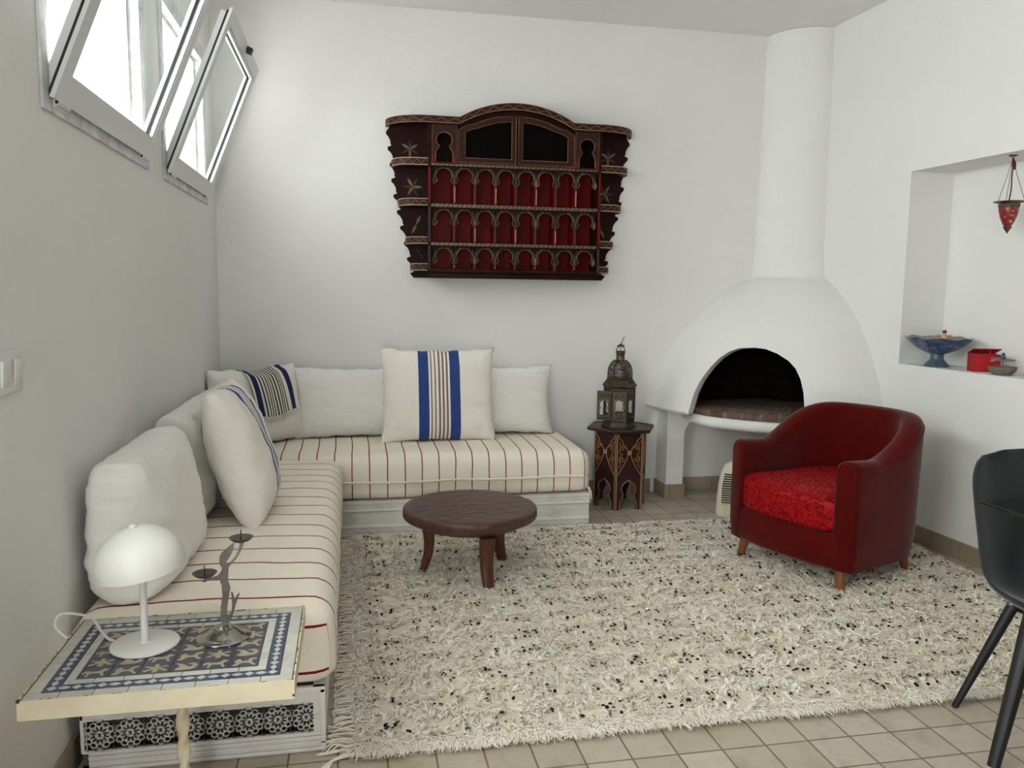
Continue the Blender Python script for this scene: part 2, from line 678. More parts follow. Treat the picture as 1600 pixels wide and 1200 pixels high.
M_rust = simple('chipped_rusty_edge', (96, 78, 62), 0.8, var=(30, (58, 44, 36)))
M_greyfab = simple('charcoal_felt', (56, 59, 61), 0.95, var=(200, (43, 46, 48)), bmp=(260, 0.3, 0.002), sheen=0.25, spec=0.1)
M_blackmetal = simple('black_powder_coat', (22, 22, 24), 0.45)
M_heater = simple('ivory_plastic', (222, 214, 188), 0.4)


def glaze():
    m, nt, b = new_mat('blue_streaked_glaze')
    co = coords(nt)
    n1 = noise_tex(nt, mapping(nt, co, (1, 1, 2.2)), 16, 5, 0.65, 1.2)
    nt.links.new(ramp(nt, n1, [(0.32, lin((34, 44, 92))), (0.5, lin((62, 80, 122))), (0.62, lin((92, 112, 128))), (0.78, lin((128, 140, 140)))]), b.inputs['Base Color'])
    b.inputs['Roughness'].default_value = 0.25
    return m


M_glaze = glaze()
M_glaze_in = simple('grey_glaze', (150, 150, 142), 0.3, var=(14, (110, 112, 114)))
M_tealglaze = simple('teal_glaze', (66, 106, 116), 0.25, var=(30, (44, 74, 84)))
M_footglaze = simple('blue_grey_glaze', (86, 104, 118), 0.3, var=(30, (56, 72, 88)))
M_goldfig = simple('gilded_clay', (186, 142, 82), 0.4, 0.2)
M_brownfig = simple('brown_clay', (104, 62, 38), 0.5)
M_redcard = simple('bright_red_card', (176, 12, 26), 0.5)
M_paper = simple('white_paper', (224, 222, 216), 0.7)
M_stone = simple('grey_brown_stoneware', (126, 118, 106), 0.6, var=(30, (108, 100, 90)))
M_redglass = simple('red_painted_glass', (140, 40, 40), 0.25, var=(10, (116, 30, 32)))
M_cordred = simple('dark_red_cord', (98, 34, 36), 0.8)
M_chain = simple('bronze_chain', (104, 78, 66), 0.5, 0.5)


def photo_mat():
    m, nt, b = new_mat('black_and_white_print')
    n1 = noise_tex(nt, coords(nt), 9, 5, 0.6, 1.5)
    nt.links.new(ramp(nt, n1, [(0.35, lin((34, 38, 38))), (0.55, lin((96, 104, 102))), (0.7, lin((188, 196, 194)))]), b.inputs['Base Color'])
    b.inputs['Roughness'].default_value = 0.12
    return m


M_photo = photo_mat()
M_rugbase = simple('cream_woven_wool', (240, 232, 214), 0.95, var=(18, (231, 220, 197)), bmp=(140, 0.6, 0.004), spec=0.05)
M_wool = simple('cream_wool', (252, 246, 232), 0.95, var=(2.2, (246, 236, 216)), spec=0.05)
M_sequin_dark = simple('dark_sequins', (44, 39, 37), 0.35, 0.7)  # darker metal for most of the sequins
M_sequin = simple('silver_sequins', (206, 202, 194), 0.22, 1.0)
# ------------------------------------------------------------------ the setting
XL, YB, ZC, YF = -0.805, 5.29, 3.145, -2.0
WT = 0.48


def xr(y):
    return 3.338 - 0.042 * y


mb = MB()
mb.box((XL - 0.6, YF - 0.4, -0.1), (4.3, YB + 0.3, 0.0))
struct(mb.build('floor', M_floor, smooth=False))
mb = MB()
mb.box((XL - 0.6, YF - 0.4, ZC), (4.3, YB + 0.3, ZC + 0.1))
struct(mb.build('ceiling', M_ceil, smooth=False))
mb = MB()
mb.box((XL - WT, YB, 0), (3.9, YB + 0.25, ZC))
struct(mb.build('wall_back', M_wall, smooth=False))

W1 = (2.465, 3.535, 1.915, 2.675)
W2 = (3.905, 4.925, 1.915, 2.675)
W3 = (-0.2, 1.7, 1.10, 2.52)


def rect(a0, b0, a1, b1):
    return [(a0, b0), (a1, b0), (a1, b1), (a0, b1)]


mb = MB()
mb.plate(rect(YF, 0, YB, ZC), [rect(w[0], w[2], w[1], w[3]) for w in (W1, W2, W3)], lambda a, b, t: (XL - WT * t, a, b))
struct(mb.build('wall_left', M_wall, smooth=False))

# right wall with its niche
NY0, NY1, NZ0, NZ1, ND = 2.2, 4.202, 1.005, 2.11, 0.285
YR = 1.6
mb = MB()
mb.plate(rect(YR, 0, YB + 0.02, ZC), [rect(NY0, NZ0, NY1, NZ1)], lambda a, b, t: (xr(a) + ND * t, a + 0.042 * ND * t * 0, b))
mb.box((xr(NY0) - 0.13 + ND, NY0 - 0.1, NZ0 - 0.1), (xr(NY0) + ND + 0.12, NY1 + 0.1, NZ1 + 0.1))
wr = mb.build('wall_right', M_wall, smooth=False)
struct(wr)
# flatten the niche back onto the wall's own direction
for v in wr.data.vertices:
    if v.co.y in (NY0 - 0.1, NY1 + 0.1) or abs(v.co.y - (NY0 - 0.1)) < 1e-4 or abs(v.co.y - (NY1 + 0.1)) < 1e-4:
        if v.co.x < xr(NY0) + ND:
            v.co.x = xr(v.co.y) + ND - 0.005
mb = MB()
mb.plate(rect(XL - WT, 0, 4.3, ZC), [rect(-0.75, 0.02, -0.05, 2.22)], lambda a, b, t: (a, YF - 0.2 * t, b))  # end wall out of view; doorway added there to let in fill light
struct(mb.build('wall_front', M_rear, smooth=False))

# unseen recess past the right wall, added to swallow bounced light
mb = MB()
mb.box((xr(YR) + 0.001, YR - 0.01, 0), (4.3, YR + 0.12, ZC))
mb.box((4.1, YF, 0), (4.3, YR + 0.12, ZC))
struct(mb.build('wall_bounce_trap', M_rear, smooth=False))

# tiled skirting
bh, bt = 0.098, 0.012
mb = MB()
mb.box((XL, YB - bt, 0), (2.06, YB, bh), 0, 0.003)
mb.box((2.24, YB - bt, 0), (xr(YB), YB, bh), 0, 0.003)
struct(mb.build('baseboard_back', M_base))
mb = MB()
mb.loft([[(xr(y) - bt, y, 0), (xr(y), y, 0), (xr(y), y, bh), (xr(y) - bt, y, bh)] for y in (YR, YB - bt)])
struct(mb.build('baseboard_right', M_base))
mb = MB()
mb.box((XL, YF, 0), (XL + bt, YB - bt, bh), 0, 0.003)
struct(mb.build('baseboard_left', M_base))


# ---- two bottom-hung windows, tilted into the room
def window(name, w, sash_y):
    root = bpy.data.objects.new(name, None)
    C.objects.link(root)
    root.location = (XL, w[0], w[2])
    struct(root)
    L = w[1] - w[0]
    H = w[3] - w[2]
    f = MB()
    e = 0.045
    o, i = rect(-e, -e, L + e, H + e), rect(0.0, 0.0, L, H)
    f.plate(o, [i], lambda a, b, t: (0.001 + 0.008 * t, a, b), 0)
    f.plate(rect(-0.0, 0.0, L, H), [rect(0.028, 0.03, L - 0.028, H - 0.028)], lambda a, b, t: (0.006 - 0.07 * t, a, b), 0)
    f.plate(rect(0.002, 0.002, L - 0.002, H - 0.002), [rect(0.045, 0.05, L - 0.045, H - 0.045)], lambda a, b, t: (-0.035 - 0.03 * t, a, b), 0)
    f.build('window_frame', M_alu_worn, root, ang=30)
    # sash: s along the wall, h up the sash, t towards the room
    tilt = math.radians(21.6)
    s0 = sash_y[0] - w[0]
    SL = sash_y[1] - sash_y[0]
    SH = 0.775
    M = Matrix.Translation((0.012, s0, -0.008)) @ Matrix(((math.cos(tilt), 0, math.sin(tilt), 0), (0, 1, 0, 0), (-math.sin(tilt), 0, math.cos(tilt), 0), (0, 0, 0, 1)))

    def fn(t0, t1):
        return lambda a, b, t: (t0 + (t1 - t0) * t, a, b)
    s = MB()
    s.M = M
    s.plate(rect(0, 0, SL, SH), [rect(0.062, 0.062, SL - 0.062, SH - 0.062)], fn(0.0, 0.012), 0)
    s.plate(rect(0.02, 0.02, SL - 0.02, SH - 0.02), [rect(0.062, 0.062, SL - 0.062, SH - 0.062)], fn(-0.036, 0.0), 0)
    s.plate(rect(0.061, 0.061, SL - 0.061, SH - 0.061), [rect(0.08, 0.08, SL - 0.08, SH - 0.08)], fn(-0.034, 0.008), 0)
    s.plate(rect(0.0795, 0.0795, SL - 0.0795, SH - 0.0795), [rect(0.085, 0.085, SL - 0.085, SH - 0.085)], fn(-0.019, -0.008), 1)
    s.plate(rect(0.012, 0.012, SL - 0.012, SH - 0.012), [rect(0.021, 0.021, SL - 0.021, SH - 0.021)], fn(-0.012, -0.0005), 1)
    so = s.build('sash', [M_alu, M_black], root, ang=30)
    g = MB()
    g.M = M
    g.box((-0.016, 0.07, 0.07), (-0.012, SL - 0.07, SH - 0.07))
    g.build('pane', M_glass, so, smooth=False)
    h = MB()
    h.M = M
    cy = SL * 0.52
    h.box((0.012, cy - 0.05, SH - 0.05), (0.02, cy + 0.0, SH - 0.005), 1, 0.003)
    h.box((0.012, cy - 0.025, SH - 0.046), (0.045, cy + 0.015, SH - 0.014), 0, 0.004)
    h.tube([(0.03, cy - 0.045, SH - 0.03), (0.03, cy + 0.02, SH - 0.03)], 0.011, 10, 0)
    lo = h.build('latch', [M_black, M_alu], so)
    lo['label'] = 'black plastic latch'
    for yy in (0.09, SL - 0.07):
        b = MB()
        b.tube([(0.016, s0 + yy - 0.045, -0.014), (0.016, s0 + yy, -0.014)], 0.0085, 12, 0)
        b.tube([(0.016, s0 + yy + 0.003, -0.014), (0.016, s0 + yy + 0.045, -0.014)], 0.0085, 12, 0)
        b.tube([(0.016, s0 + yy - 0.047, -0.014), (0.016, s0 + yy - 0.044, -0.014)], 0.005, 8, 1)
        b.box((0.008, s0 + yy - 0.05, -0.03), (0.012, s0 + yy + 0.05, -0.004), 0, 0.001)
        b.build('hinge', [M_alu, M_black], root)
    return root


window('window_1', W1, (2.455, 3.54))
window('window_2', W2, (3.895, 4.93))

# assumed window out of view beside the camera, added for its light
w3 = bpy.data.objects.new('fill_window', None)
C.objects.link(w3)
w3.location = (XL, W3[0], W3[2])
struct(w3)
m_ = MB()
LW, HW = W3[1] - W3[0], W3[3] - W3[2]
m_.plate(rect(0, 0, LW, HW), [rect(0.05, 0.05, LW / 2 - 0.02, HW - 0.05), rect(LW / 2 + 0.02, 0.05, LW - 0.05, HW - 0.05)], lambda a, b, t: (-0.05 - 0.05 * t, a, b))
m_.build('window_frame', M_alu, w3, ang=30)
m_ = MB()
m_.box((-0.078, 0.04, 0.04), (-0.073, LW - 0.04, HW - 0.04))
m_.build('pane', M_glass, w3, smooth=False)

# ---- light switch
t = thing('light_switch', 'white double rocker light switch on the grey left wall', 'light switch', (XL, 2.1, 1.192))
m_ = MB()
m_.box((0, -0.065, -0.05), (0.011, 0.075, 0.05), 0, 0.004, 3)
m_.build('switch_plate', M_whitepl, t)
for cy_ in (-0.03, 0.04):
    m_ = MB()
    m_.M = Matrix.Translation((0.0115, cy_, 0)) @ Matrix.Rotation(math.radians(4), 4, 'Y')
    m_.box((-0.004, -0.024, -0.032), (0.005, 0.024, 0.032), 0, 0.002)
    m_.build('rocker', M_whitepl, t)


# ------------------------------------------------------------------ corner fireplace
CX, CY = 3.116, 5.29
TH0, TH1 = math.radians(-0.4), math.radians(92.9)


def fdir(th):
    return -math.cos(th), -math.sin(th)


def frad(th):
    return 1.0 - 0.085 * max(0.0, min(1.0, th / TH1))


def fpt(r, th, z, k=True):
    d = fdir(th)
    r = r * (frad(th) if k else 1.0)
    return (CX + d[0] * r, CY + d[1] * r, z)


fire = thing('corner_fireplace', 'white plastered domed fireplace built into the corner with arched mouth', 'fireplace', (CX, CY, 0))
FM = Matrix.Translation((-CX, -CY, 0))


def revolve(mb, prof, n=48, m=0, th0=TH0, th1=TH1, closed=True):
    rings = []
    for i in range(n + 1):
        th = th0 + (th1 - th0) * i / n
        rings.append([fpt(r, th, z) for r, z in prof])
    mb.loft(rings, m)


outer = smooth_poly([(1.112, 0.632), (1.085, 0.70), (1.045, 0.81), (0.985, 0.935), (0.925, 1.04), (0.85, 1.14), (0.765, 1.24), (0.66, 1.335), (0.56, 1.41), (0.45, 1.475), (0.37, 1.51), (0.345, 1.545)], 4, False)
inner = [(r - 0.075, max(z - 0.03, 0.625)) for r, z in outer if z < 1.4]
prof = [(1.104, 0.618)] + list(outer) + [(0.20, 1.545), (0.2, 1.40)] + inner[::-1]
hm = MB()
hm.M = FM
revolve(hm, prof, 64)
hood = hm.build('hood', M_fire, fire, ang=50)
# arched mouth cut through the hood
nrm = Vector((0.66, 0.75, 0)).normalized()
sdr = Vector((nrm.y, -nrm.x, 0))
MOUTH = [(-0.363, 0.56), (-0.363, 0.623), (-0.345, 0.753), (-0.316, 0.839), (-0.265, 0.927), (-0.212, 0.994), (-0.155, 1.038), (-0.097, 1.061), (-0.006, 1.07), (0.068, 1.064), (0.145, 1.037), (0.214, 0.997), (0.261, 0.95), (0.295, 0.887), (0.318, 0.809), (0.338, 0.672), (0.338, 0.56)]
m_ = MB()
m_.M = FM
O = Vector((2.41, 4.59, 0))
m_.plate(MOUTH, [], lambda a, b, t: tuple(O + sdr * a * (1.13 - 0.2 * t) + nrm * (-0.35 + 0.7 * t) + Vector((0, 0, 0.56 + (b - 0.56) * (1.10 - 0.16 * t)))))
cut = m_.build('mouth_cutter', M_fire, fire, smooth=False)
mod = hood.modifiers.new('mouth', 'BOOLEAN')
mod.operation = 'DIFFERENCE'
mod.object = cut
mod.solver = 'EXACT'
dg = bpy.context.evaluated_depsgraph_get()
me2 = bpy.data.meshes.new_from_object(hood.evaluated_get(dg))
hood.modifiers.clear()
hood.data = me2
bm = bmesh.new()
bm.from_mesh(me2)
bmesh.ops.remove_doubles(bm, verts=bm.verts[:], dist=0.0004)
be = [e for e in bm.edges if e.is_valid and len(e.link_faces) == 2 and e.calc_face_angle(0) > 0.9 and 0.64 < (e.verts[0].co.z + e.verts[1].co.z) / 2 < 1.2 and e.verts[0].co.x < -0.12 and e.verts[0].co.y < -0.12]
try:
    bmesh.ops.bevel(bm, geom=be, offset=0.012, segments=3, profile=0.5, affect='EDGES', clamp_overlap=True)
except Exception:
    pass
bm.to_mesh(me2)
bm.free()
me2.shade_smooth()
me2.set_sharp_from_angle(angle=math.radians(50))
bpy.data.objects.remove(cut)
me2.materials.clear()
me2.materials.append(M_fire)
me2.materials.append(M_soot)
otab = sorted((z, r) for r, z in outer)
for pl in me2.polygons:
    c_ = pl.center
    r_ = math.hypot(c_.x, c_.y)
    th_ = math.atan2(-c_.y, -c_.x)
    ax_ = Vector((-c_.x, -c_.y, 0)).normalized()
    pl.material_index = 1 if (pl.normal.dot(ax_) > 0.3 and r_ < interp(otab, c_.z) * frad(th_) - 0.05 and c_.z < 1.42) else 0

fl = MB()
fl.M = FM
rings = []
for i in range(25):
    th = TH0 + (TH1 - TH0) * i / 24
    rings.append([fpt(r, th, z) for r, z in ((0.346, 1.53), (0.332, 1.75), (0.325, 2.3), (0.31, ZC - 0.002), (0.02, ZC - 0.002), (0.02, 1.53))])
fl.loft(rings)
fl.build('flue', M_fire, fire, ang=50)
# slab with its rounded front, brick hearth on it
sl = MB()
sl.M = FM
rs = 1.05


def rslab(th):
    return 0.90 + 0.155 * sstep(0.0, math.radians(32), th)


rings = []
for i in range(49):
    th = TH0 + (TH1 - TH0) * i / 48
    q = rslab(th)
    rings.append([fpt(r, th, z) for r, z in ((q - 0.03, 0.545), (q - 0.01, 0.552), (q, 0.572), (q - 0.002, 0.600), (q - 0.018, 0.612), (0.03, 0.614), (0.03, 0.545))])
sl.loft(rings)
sl.build('hearth_slab', M_fire, fire, ang=50)
hb = MB()
hb.M = FM
rh = 1.02


def hearth_ring(th):
    rh = min(1.02, rslab(th) - 0.03)
    return [fpt(r, th, z) for r, z in ((rh - 0.004, 0.612), (rh, 0.618), (rh, 0.645), (rh - 0.008, 0.652), (0.70, 0.654), (0.03, 0.654), (0.03, 0.612))]


rings = []
uvs = []
nth = 60
for i in range(nth + 1):
    th = math.radians(1) + math.radians(90) * i / nth
    rings.append(hearth_ring(th))
    for k, (r, z) in enumerate(((rh, 0.0), (rh, 0.008), (rh, 0.05), (rh, 0.062), (0.70, 0.38), (0.03, 1.05), (0.03, 1.2))):
        if k <= 3:
            uvs.append((th * 1.0, z))
        else:
            p = rings[-1][k]
            uvs.append((th * 1.0, z))
hb.loft(rings, uv=uvs)
hb.build('brick_hearth', M_hearth, fire, ang=50)
# sooty brick lining behind the mouth
ln = MB()
ln.M = FM
rings, uvs = [], []
for zz, rr in ((0.650, 0.50), (0.85, 0.50), (1.05, 0.47), (1.2, 0.40), (1.35, 0.28)):
    ring = []
    for i in range(33):
        th = TH0 + (TH1 - TH0) * i / 32
        a = max(0.02, min(PI / 2 - 0.02, th))
        d = fdir(a)
        k = min(0.05 / max(abs(d[0]), 1e-3), 0.05 / max(abs(d[1]), 1e-3))
        ring.append((CX - 0.03 + d[0] * 0.16 - 0.0, CY - 0.03 + d[1] * 0.16, zz))
        uvs.append((th * 0.7, zz))
    rings.append(ring)
ln.loft(rings, cap=False, closed_ring=False, uv=uvs)
itab = sorted((z, r) for r, z in inner)
for th in (math.radians(1.2), math.radians(91.2)):
    rr, uvs = [], []
    d = fdir(th)
    for i in range(15):
        z = 0.65 + 0.7 * i / 14
        R1 = interp(itab, z) * frad(th) - 0.012
        rr.append([(CX + d[0] * r, CY + d[1] * r, z) for r in (0.14, R1)])
        uvs += [(0.14, z), (R1, z)]
    ln.loft(rr, cap=False, closed_ring=False, uv=uvs)
ln.build('firebox_lining', M_soot, fire, ang=60, recalc=False)


# piers under the slab
def pier(poly, z1, name='pier'):
    p = MB()
    p.M = FM
    p.plate(poly, [], lambda a, b, t: (a, b, z1 * t))
    return p


# left pier with a rounded haunch towards the open nook
prof2 = [(2.10, 0.0), (2.222, 0.0), (2.222, 0.44)] + [(2.222 + 0.10 * (1 - math.cos(a)), 0.44 + 0.105 * math.sin(a)) for a in [PI / 2 * i / 8 for i in range(1, 9)]] + [(2.40, 0.548), (2.30, 0.552), (2.27, 0.60), (2.25, 0.623), (2.10, 0.623)]
p = MB()
p.M = FM
p.plate(prof2, [], lambda a, b, t: (a, 5.095 + 0.195 * t if a < 2.3 else 5.095 + 0.195 * t, b))
p.build('pier', M_fire, fire, ang=30)
p = MB()
p.M = FM
p.plate([(3.02, 4.42), (xr(4.42), 4.42), (xr(4.54), 4.54), (3.02, 4.54)], [], lambda a, b, t: (a, b, 0.548 * t))
p.build('pier', M_fire, fire, ang=30)
p = MB()
p.M = FM
p.box((2.088, 5.081, 0), (2.235, YB, bh), 0, 0.003)
p.build('pier_skirting', M_base, fire)
# ------------------------------------------------------------------ wall cabinet
CZ = 1.475
cab = thing('wall_cabinet', 'dark painted wooden wall cabinet with arcaded shelves and glazed doors hung on the back wall', 'wall cabinet', (1.031, YB, CZ))
DP = 0.2


def cz(z):
    return z - CZ


edge = [(2.425, 0.790), (2.36, 0.797), (2.33, 0.793), (2.238, 0.778), (2.137, 0.768), (2.02, 0.757), (1.903, 0.731), (1.796, 0.71), (1.666, 0.678), (1.535, 0.655), (1.477, 0.636)][::-1]


def halfw(z):
    return interp(edge, z)


side_pts = []
nz = 9
zs = [1.515 + (2.40 - 1.515) * i / nz for i in range(nz + 1)]
side_pts.append((0.632, cz(1.477)))
side_pts.append((0.655, cz(1.505)))
for i in range(nz):
    for q in range(10):
        t = q / 10
        z = zs[i] + (zs[i + 1] - zs[i]) * t
        tt = 1 - t
        bul = 0.013 * math.sin(PI * min(1, tt / 0.42)) ** 0.6 if tt < 0.40 else -0.012 * math.sin(PI * (tt - 0.40) / 0.72)
        if q == 0:
            bul = -0.016
        side_pts.append((halfw(z) - 0.004 + bul, cz(z)))
side_pts.append((0.785, cz(2.41)))
side_pts.append((0.782, cz(2.45)))
side_pts.append((0.40, cz(2.45)))


def archz(x):
    """underside of the arched cornice"""
    x = abs(x)
    if x >= 0.362:
        return 2.413
    R = (0.362 ** 2 + 0.10 ** 2) / 0.2
    return 2.413 + math.sqrt(R * R - x * x) - (R - 0.10)


top_pts = [(0.362 - 0.724 * i / 24, cz(archz(0.362 - 0.724 * i / 24))) for i in range(25)]
outl = side_pts + top_pts + [(-a, b) for a, b in side_pts[::-1]]
pb = MB()
pb.plate(outl, [], lambda a, b, t: (a, -0.002 - 0.014 * t, b), 0)


def petal(mb, cx, cz_, ang, L, w, y, m, th=0.0015):
    pts = []
    for i in range(9):
        t = i / 8
        pts.append((t * L, w * math.sin(PI * t ** 0.8)))
    for i in range(7, 0, -1):
        t = i / 8
        pts.append((t * L, -w * math.sin(PI * t ** 0.8)))
    ca, sa = math.cos(ang), math.sin(ang)
    mb.plate([(cx + p[0] * ca - p[1] * sa, cz_ + p[0] * sa + p[1] * ca) for p in pts], [], lambda a, b, t: (a, y - th * t, b), m)


for sx in (-1, 1):
    for fx, fz, sz, a0, n, cols in ((0.655, 2.285, 0.062, 90, 6, (2, 1)), (0.638, 2.05, 0.066, 60, 6, (1, 2)), (0.615, 1.815, 0.066, -65, 2, (1, 1)), (0.59, 1.63, 0.04, 60, 2, (2, 2))):
        for k in range(n):
            petal(pb, sx * fx, cz(fz), math.radians(a0 + 360 / n * k) if sx > 0 else PI - math.radians(a0 + 360 / n * k), sz, sz * 0.13, -0.016, cols[k % 2])
pb.build('back_panel', [M_cab, M_gold, M_grey_paint], cab)
# red lining behind the arcades
lp = MB()
lp.box((-0.54, -0.024, cz(1.52)), (0.54, -0.0155, cz(2.17)))
lp.build('red_lining', M_red, cab)

# uprights
for sx in (-1, 1):
    u = MB()
    u.box((sx * 0.538, -DP + 0.002, cz(1.505)), (sx * 0.556, -0.014, cz(2.412)), 0, 0.002)
    u.box((sx * 0.541, -DP - 0.0005, cz(1.53)), (sx * 0.553, -DP + 0.003, cz(1.67)), 1)
    u.box((sx * 0.541, -DP - 0.0005, cz(1.70)), (sx * 0.553, -DP + 0.003, cz(1.91)), 1 if sx < 0 else 2)
    u.box((sx * 0.541, -DP - 0.0005, cz(1.94)), (sx * 0.553, -DP + 0.003, cz(2.15)), 2)
    u.build('upright', [M_cab, M_grey_paint, M_red], cab)

# cornice: rounded at both ends, arched in the middle
path = []
for i in range(17):
    a = PI / 2 * i / 16
    path.append((-0.556 - 0.238 * math.cos(a), -0.006 - (DP + 0.008) * math.sin(a), 2.413))
path.append((-0.46, -DP - 0.014, 2.413))
for i in range(31):
    x = -0.362 + 0.724 * i / 30
    path.append((x, -DP - 0.014, archz(x)))
path += [(-p[0], p[1], p[2]) for p in path[:18]][::-1]
co_ = MB()
rings, boards = [], []
H = 0.044
npth = len(path)
for i, p in enumerate(path):
    p0, p1 = Vector(path[max(i - 1, 0)]), Vector(path[min(i + 1, npth - 1)])
    t = (p1 - p0)
    th = Vector((t.x, t.y, 0)).normalized()
    nr = Vector((th.y, -th.x, 0))
    if nr.y > 0.05:
        nr = -nr
    P = Vector((p[0], p[1], cz(p[2])))
    rings.append([tuple(P + nr * o + Vector((0, 0, h))) for o, h in ((0, 0), (0.008, 0.0), (0.012, 0.004), (0.012, H - 0.004), (0.008, H), (0, H))])
    boards.append([(P.x, P.y, P.z + H - 0.016), (P.x, P.y, P.z + H - 0.003), (P.x if abs(P.x) < 0.79 else P.x, -0.001, P.z + H - 0.003), (P.x, -0.001, P.z + H - 0.016)])
co_.loft(rings, 0)
co_.loft(boards, 0)
for zo, mm, rr in ((0.003, 1, 0.0035), (H - 0.003, 1, 0.002)):
    co_.tube([tuple(Vector(r[2]) * 0.5 + Vector(r[3]) * 0.5 + Vector((0, 0, zo - H / 2))) for r in rings], rr, 6, mm)
# painted scroll along the cornice
wav = []
L = 0
last = None
for i in range(npth - 1):
    for q in range(6):
        tt = q / 6
        A = (Vector(rings[i][2]) + Vector(rings[i][3])) / 2
        B = (Vector(rings[i + 1][2]) + Vector(rings[i + 1][3])) / 2
        P = A.lerp(B, tt)
        if last is not None:
            L += (P - last).length
        last = P
        wav.append(tuple(P + Vector((0, 0, 0.010 * math.sin(L * 2 * PI / 0.085)))))
co_.tube(wav, 0.0022, 5, 2)
co_.build('cornice', [M_cabfront, M_gold, M_gold], cab, ang=50)

# arched panel behind the doors and frieze above them
fr_ = MB()
frz = [(-0.376, cz(2.395)), (-0.372, cz(2.412))] + [(-a, b + 0.002) for a, b in top_pts] + [(0.372, cz(2.412)), (0.376, cz(2.395))]


def doorz(x):
    x = abs(x)
    return 2.375 + (2.484 - 2.375) * (1 - (min(x, 0.376) / 0.376) ** 2.0)


frz = [(-0.536, cz(2.413))] + [(x, cz(archz(x)) + 0.003) for x in [-0.362 + 0.724 * i / 24 for i in range(25)]] + [(0.536, cz(2.413)), (0.536, cz(2.40))] + [(x, cz(doorz(x)) - 0.012) for x in [0.376 - 0.752 * i / 24 for i in range(25)]] + [(-0.536, cz(2.40))]
fr_.plate(frz, [], lambda a, b, t: (a, -DP + 0.028 - 0.012 * t, b))
fr_.build('frieze', M_cab, cab)

for sx in (-1, 1):
    d = MB()
    xs = [0.003 + (0.376 - 0.003) * i / 12 for i in range(13)]
    o = [(sx * 0.376, cz(2.181)), (sx * 0.003, cz(2.181))] + [(sx * x, cz(doorz(x))) for x in xs]
    xs2 = [0.032 + (0.33 - 0.032) * i / 12 for i in range(13)]
    h = [(sx * 0.33, cz(2.212)), (sx * 0.032, cz(2.212))] + [(sx * x, cz(doorz(x)) - 0.036) for x in xs2]
    d.plate(o, [h], lambda a, b, t: (a, -DP + 0.006 - 0.014 * t, b), 0)
    for lp_, r_ in ((o, 0.0036), (h, 0.0038)):
        k = 0.006 if lp_ is o else -0.003
        cxm = sum(p[0] for p in lp_) / len(lp_)
        czm = sum(p[1] for p in lp_) / len(lp_)
        d.tube([(p[0] + math.copysign(k, cxm - p[0]), -DP - 0.008, p[1] + math.copysign(k, czm - p[1])) for p in lp_], r_, 6, 1, True, 0.5)
    do = d.build('door', [M_cabfront, M_gold], cab)
    g = MB()
    g.plate([(p[0] * 1.0, p[1]) for p in h], [], lambda a, b, t: (a, -DP + 0.003 + 0.003 * t, b))
    g.build('pane', M_dkglass, do)


def keyhole(cx, cz0, r, hb, wb, n=20):
    """keyhole arch outline: round head on a flared foot"""
    a0 = math.radians(-52)
    pts = [(cx - wb, cz0 - hb), (cx - wb * 0.98, cz0 - hb * 0.55), (cx - r * 0.72, cz0 - r * 0.98)]
    for i in range(n + 1):
        a = PI - a0 - (PI - 2 * a0) * i / n
        pts.append((cx + r * math.cos(a), cz0 + r * math.sin(a)))
    pts += [(cx + r * 0.72, cz0 - r * 0.98), (cx + wb * 0.98, cz0 - hb * 0.55), (cx + wb, cz0 - hb)]
    return pts


for sx in (-1, 1):
    q = MB()
    cx = sx * 0.457
    o = [(cx - 0.080, cz(2.176)), (cx - 0.080, cz(2.412)), (cx + 0.080, cz(2.412)), (cx + 0.080, cz(2.176))]
    kh = keyhole(cx, cz(2.318), 0.046, 0.134, 0.05)
    kh2 = [(p[0], max(p[1], cz(2.184))) for p in kh]
    q.plate(o, [kh2], lambda a, b, t: (a, -DP + 0.008 - 0.012 * t, b), 0)
    q.tube([(p[0], -DP - 0.004, p[1]) for p in [(cx + (p[0] - cx) * 1.06, p[1]) for p in kh2]], 0.0036, 6, 1, False, 0.5)
    for e in (-1, 1):
        q.tube([(cx + e * 0.076, -DP - 0.004, cz(2.18)), (cx + e * 0.076, -DP - 0.004, cz(2.405))], 0.002, 6, 1, False, 0.5)
        q.tube(smooth_poly([(cx + e * 0.066, -DP - 0.004, cz(2.335)), (cx + e * 0.052, -DP - 0.004, cz(2.375)), (cx + e * 0.02, -DP - 0.004, cz(2.397)), (cx, -DP - 0.004, cz(2.382))], 4, False), 0.003, 6, 2, False, 0.4)
        q.tube(smooth_poly([(cx + e * 0.04, -DP - 0.004, cz(2.385)), (cx + e * 0.055, -DP - 0.004, cz(2.40)), (cx + e * 0.06, -DP - 0.004, cz(2.408))], 4, False), 0.003, 6, 2, False, 0.4)
        q.box((cx + e * 0.055, -DP - 0.0055, cz(2.182)), (cx + e * 0.073, -DP - 0.003, cz(2.225)), 3, 0.001)
    q.build('arched_panel', [M_cabfront, M_gold, M_grey_paint, M_red], cab)

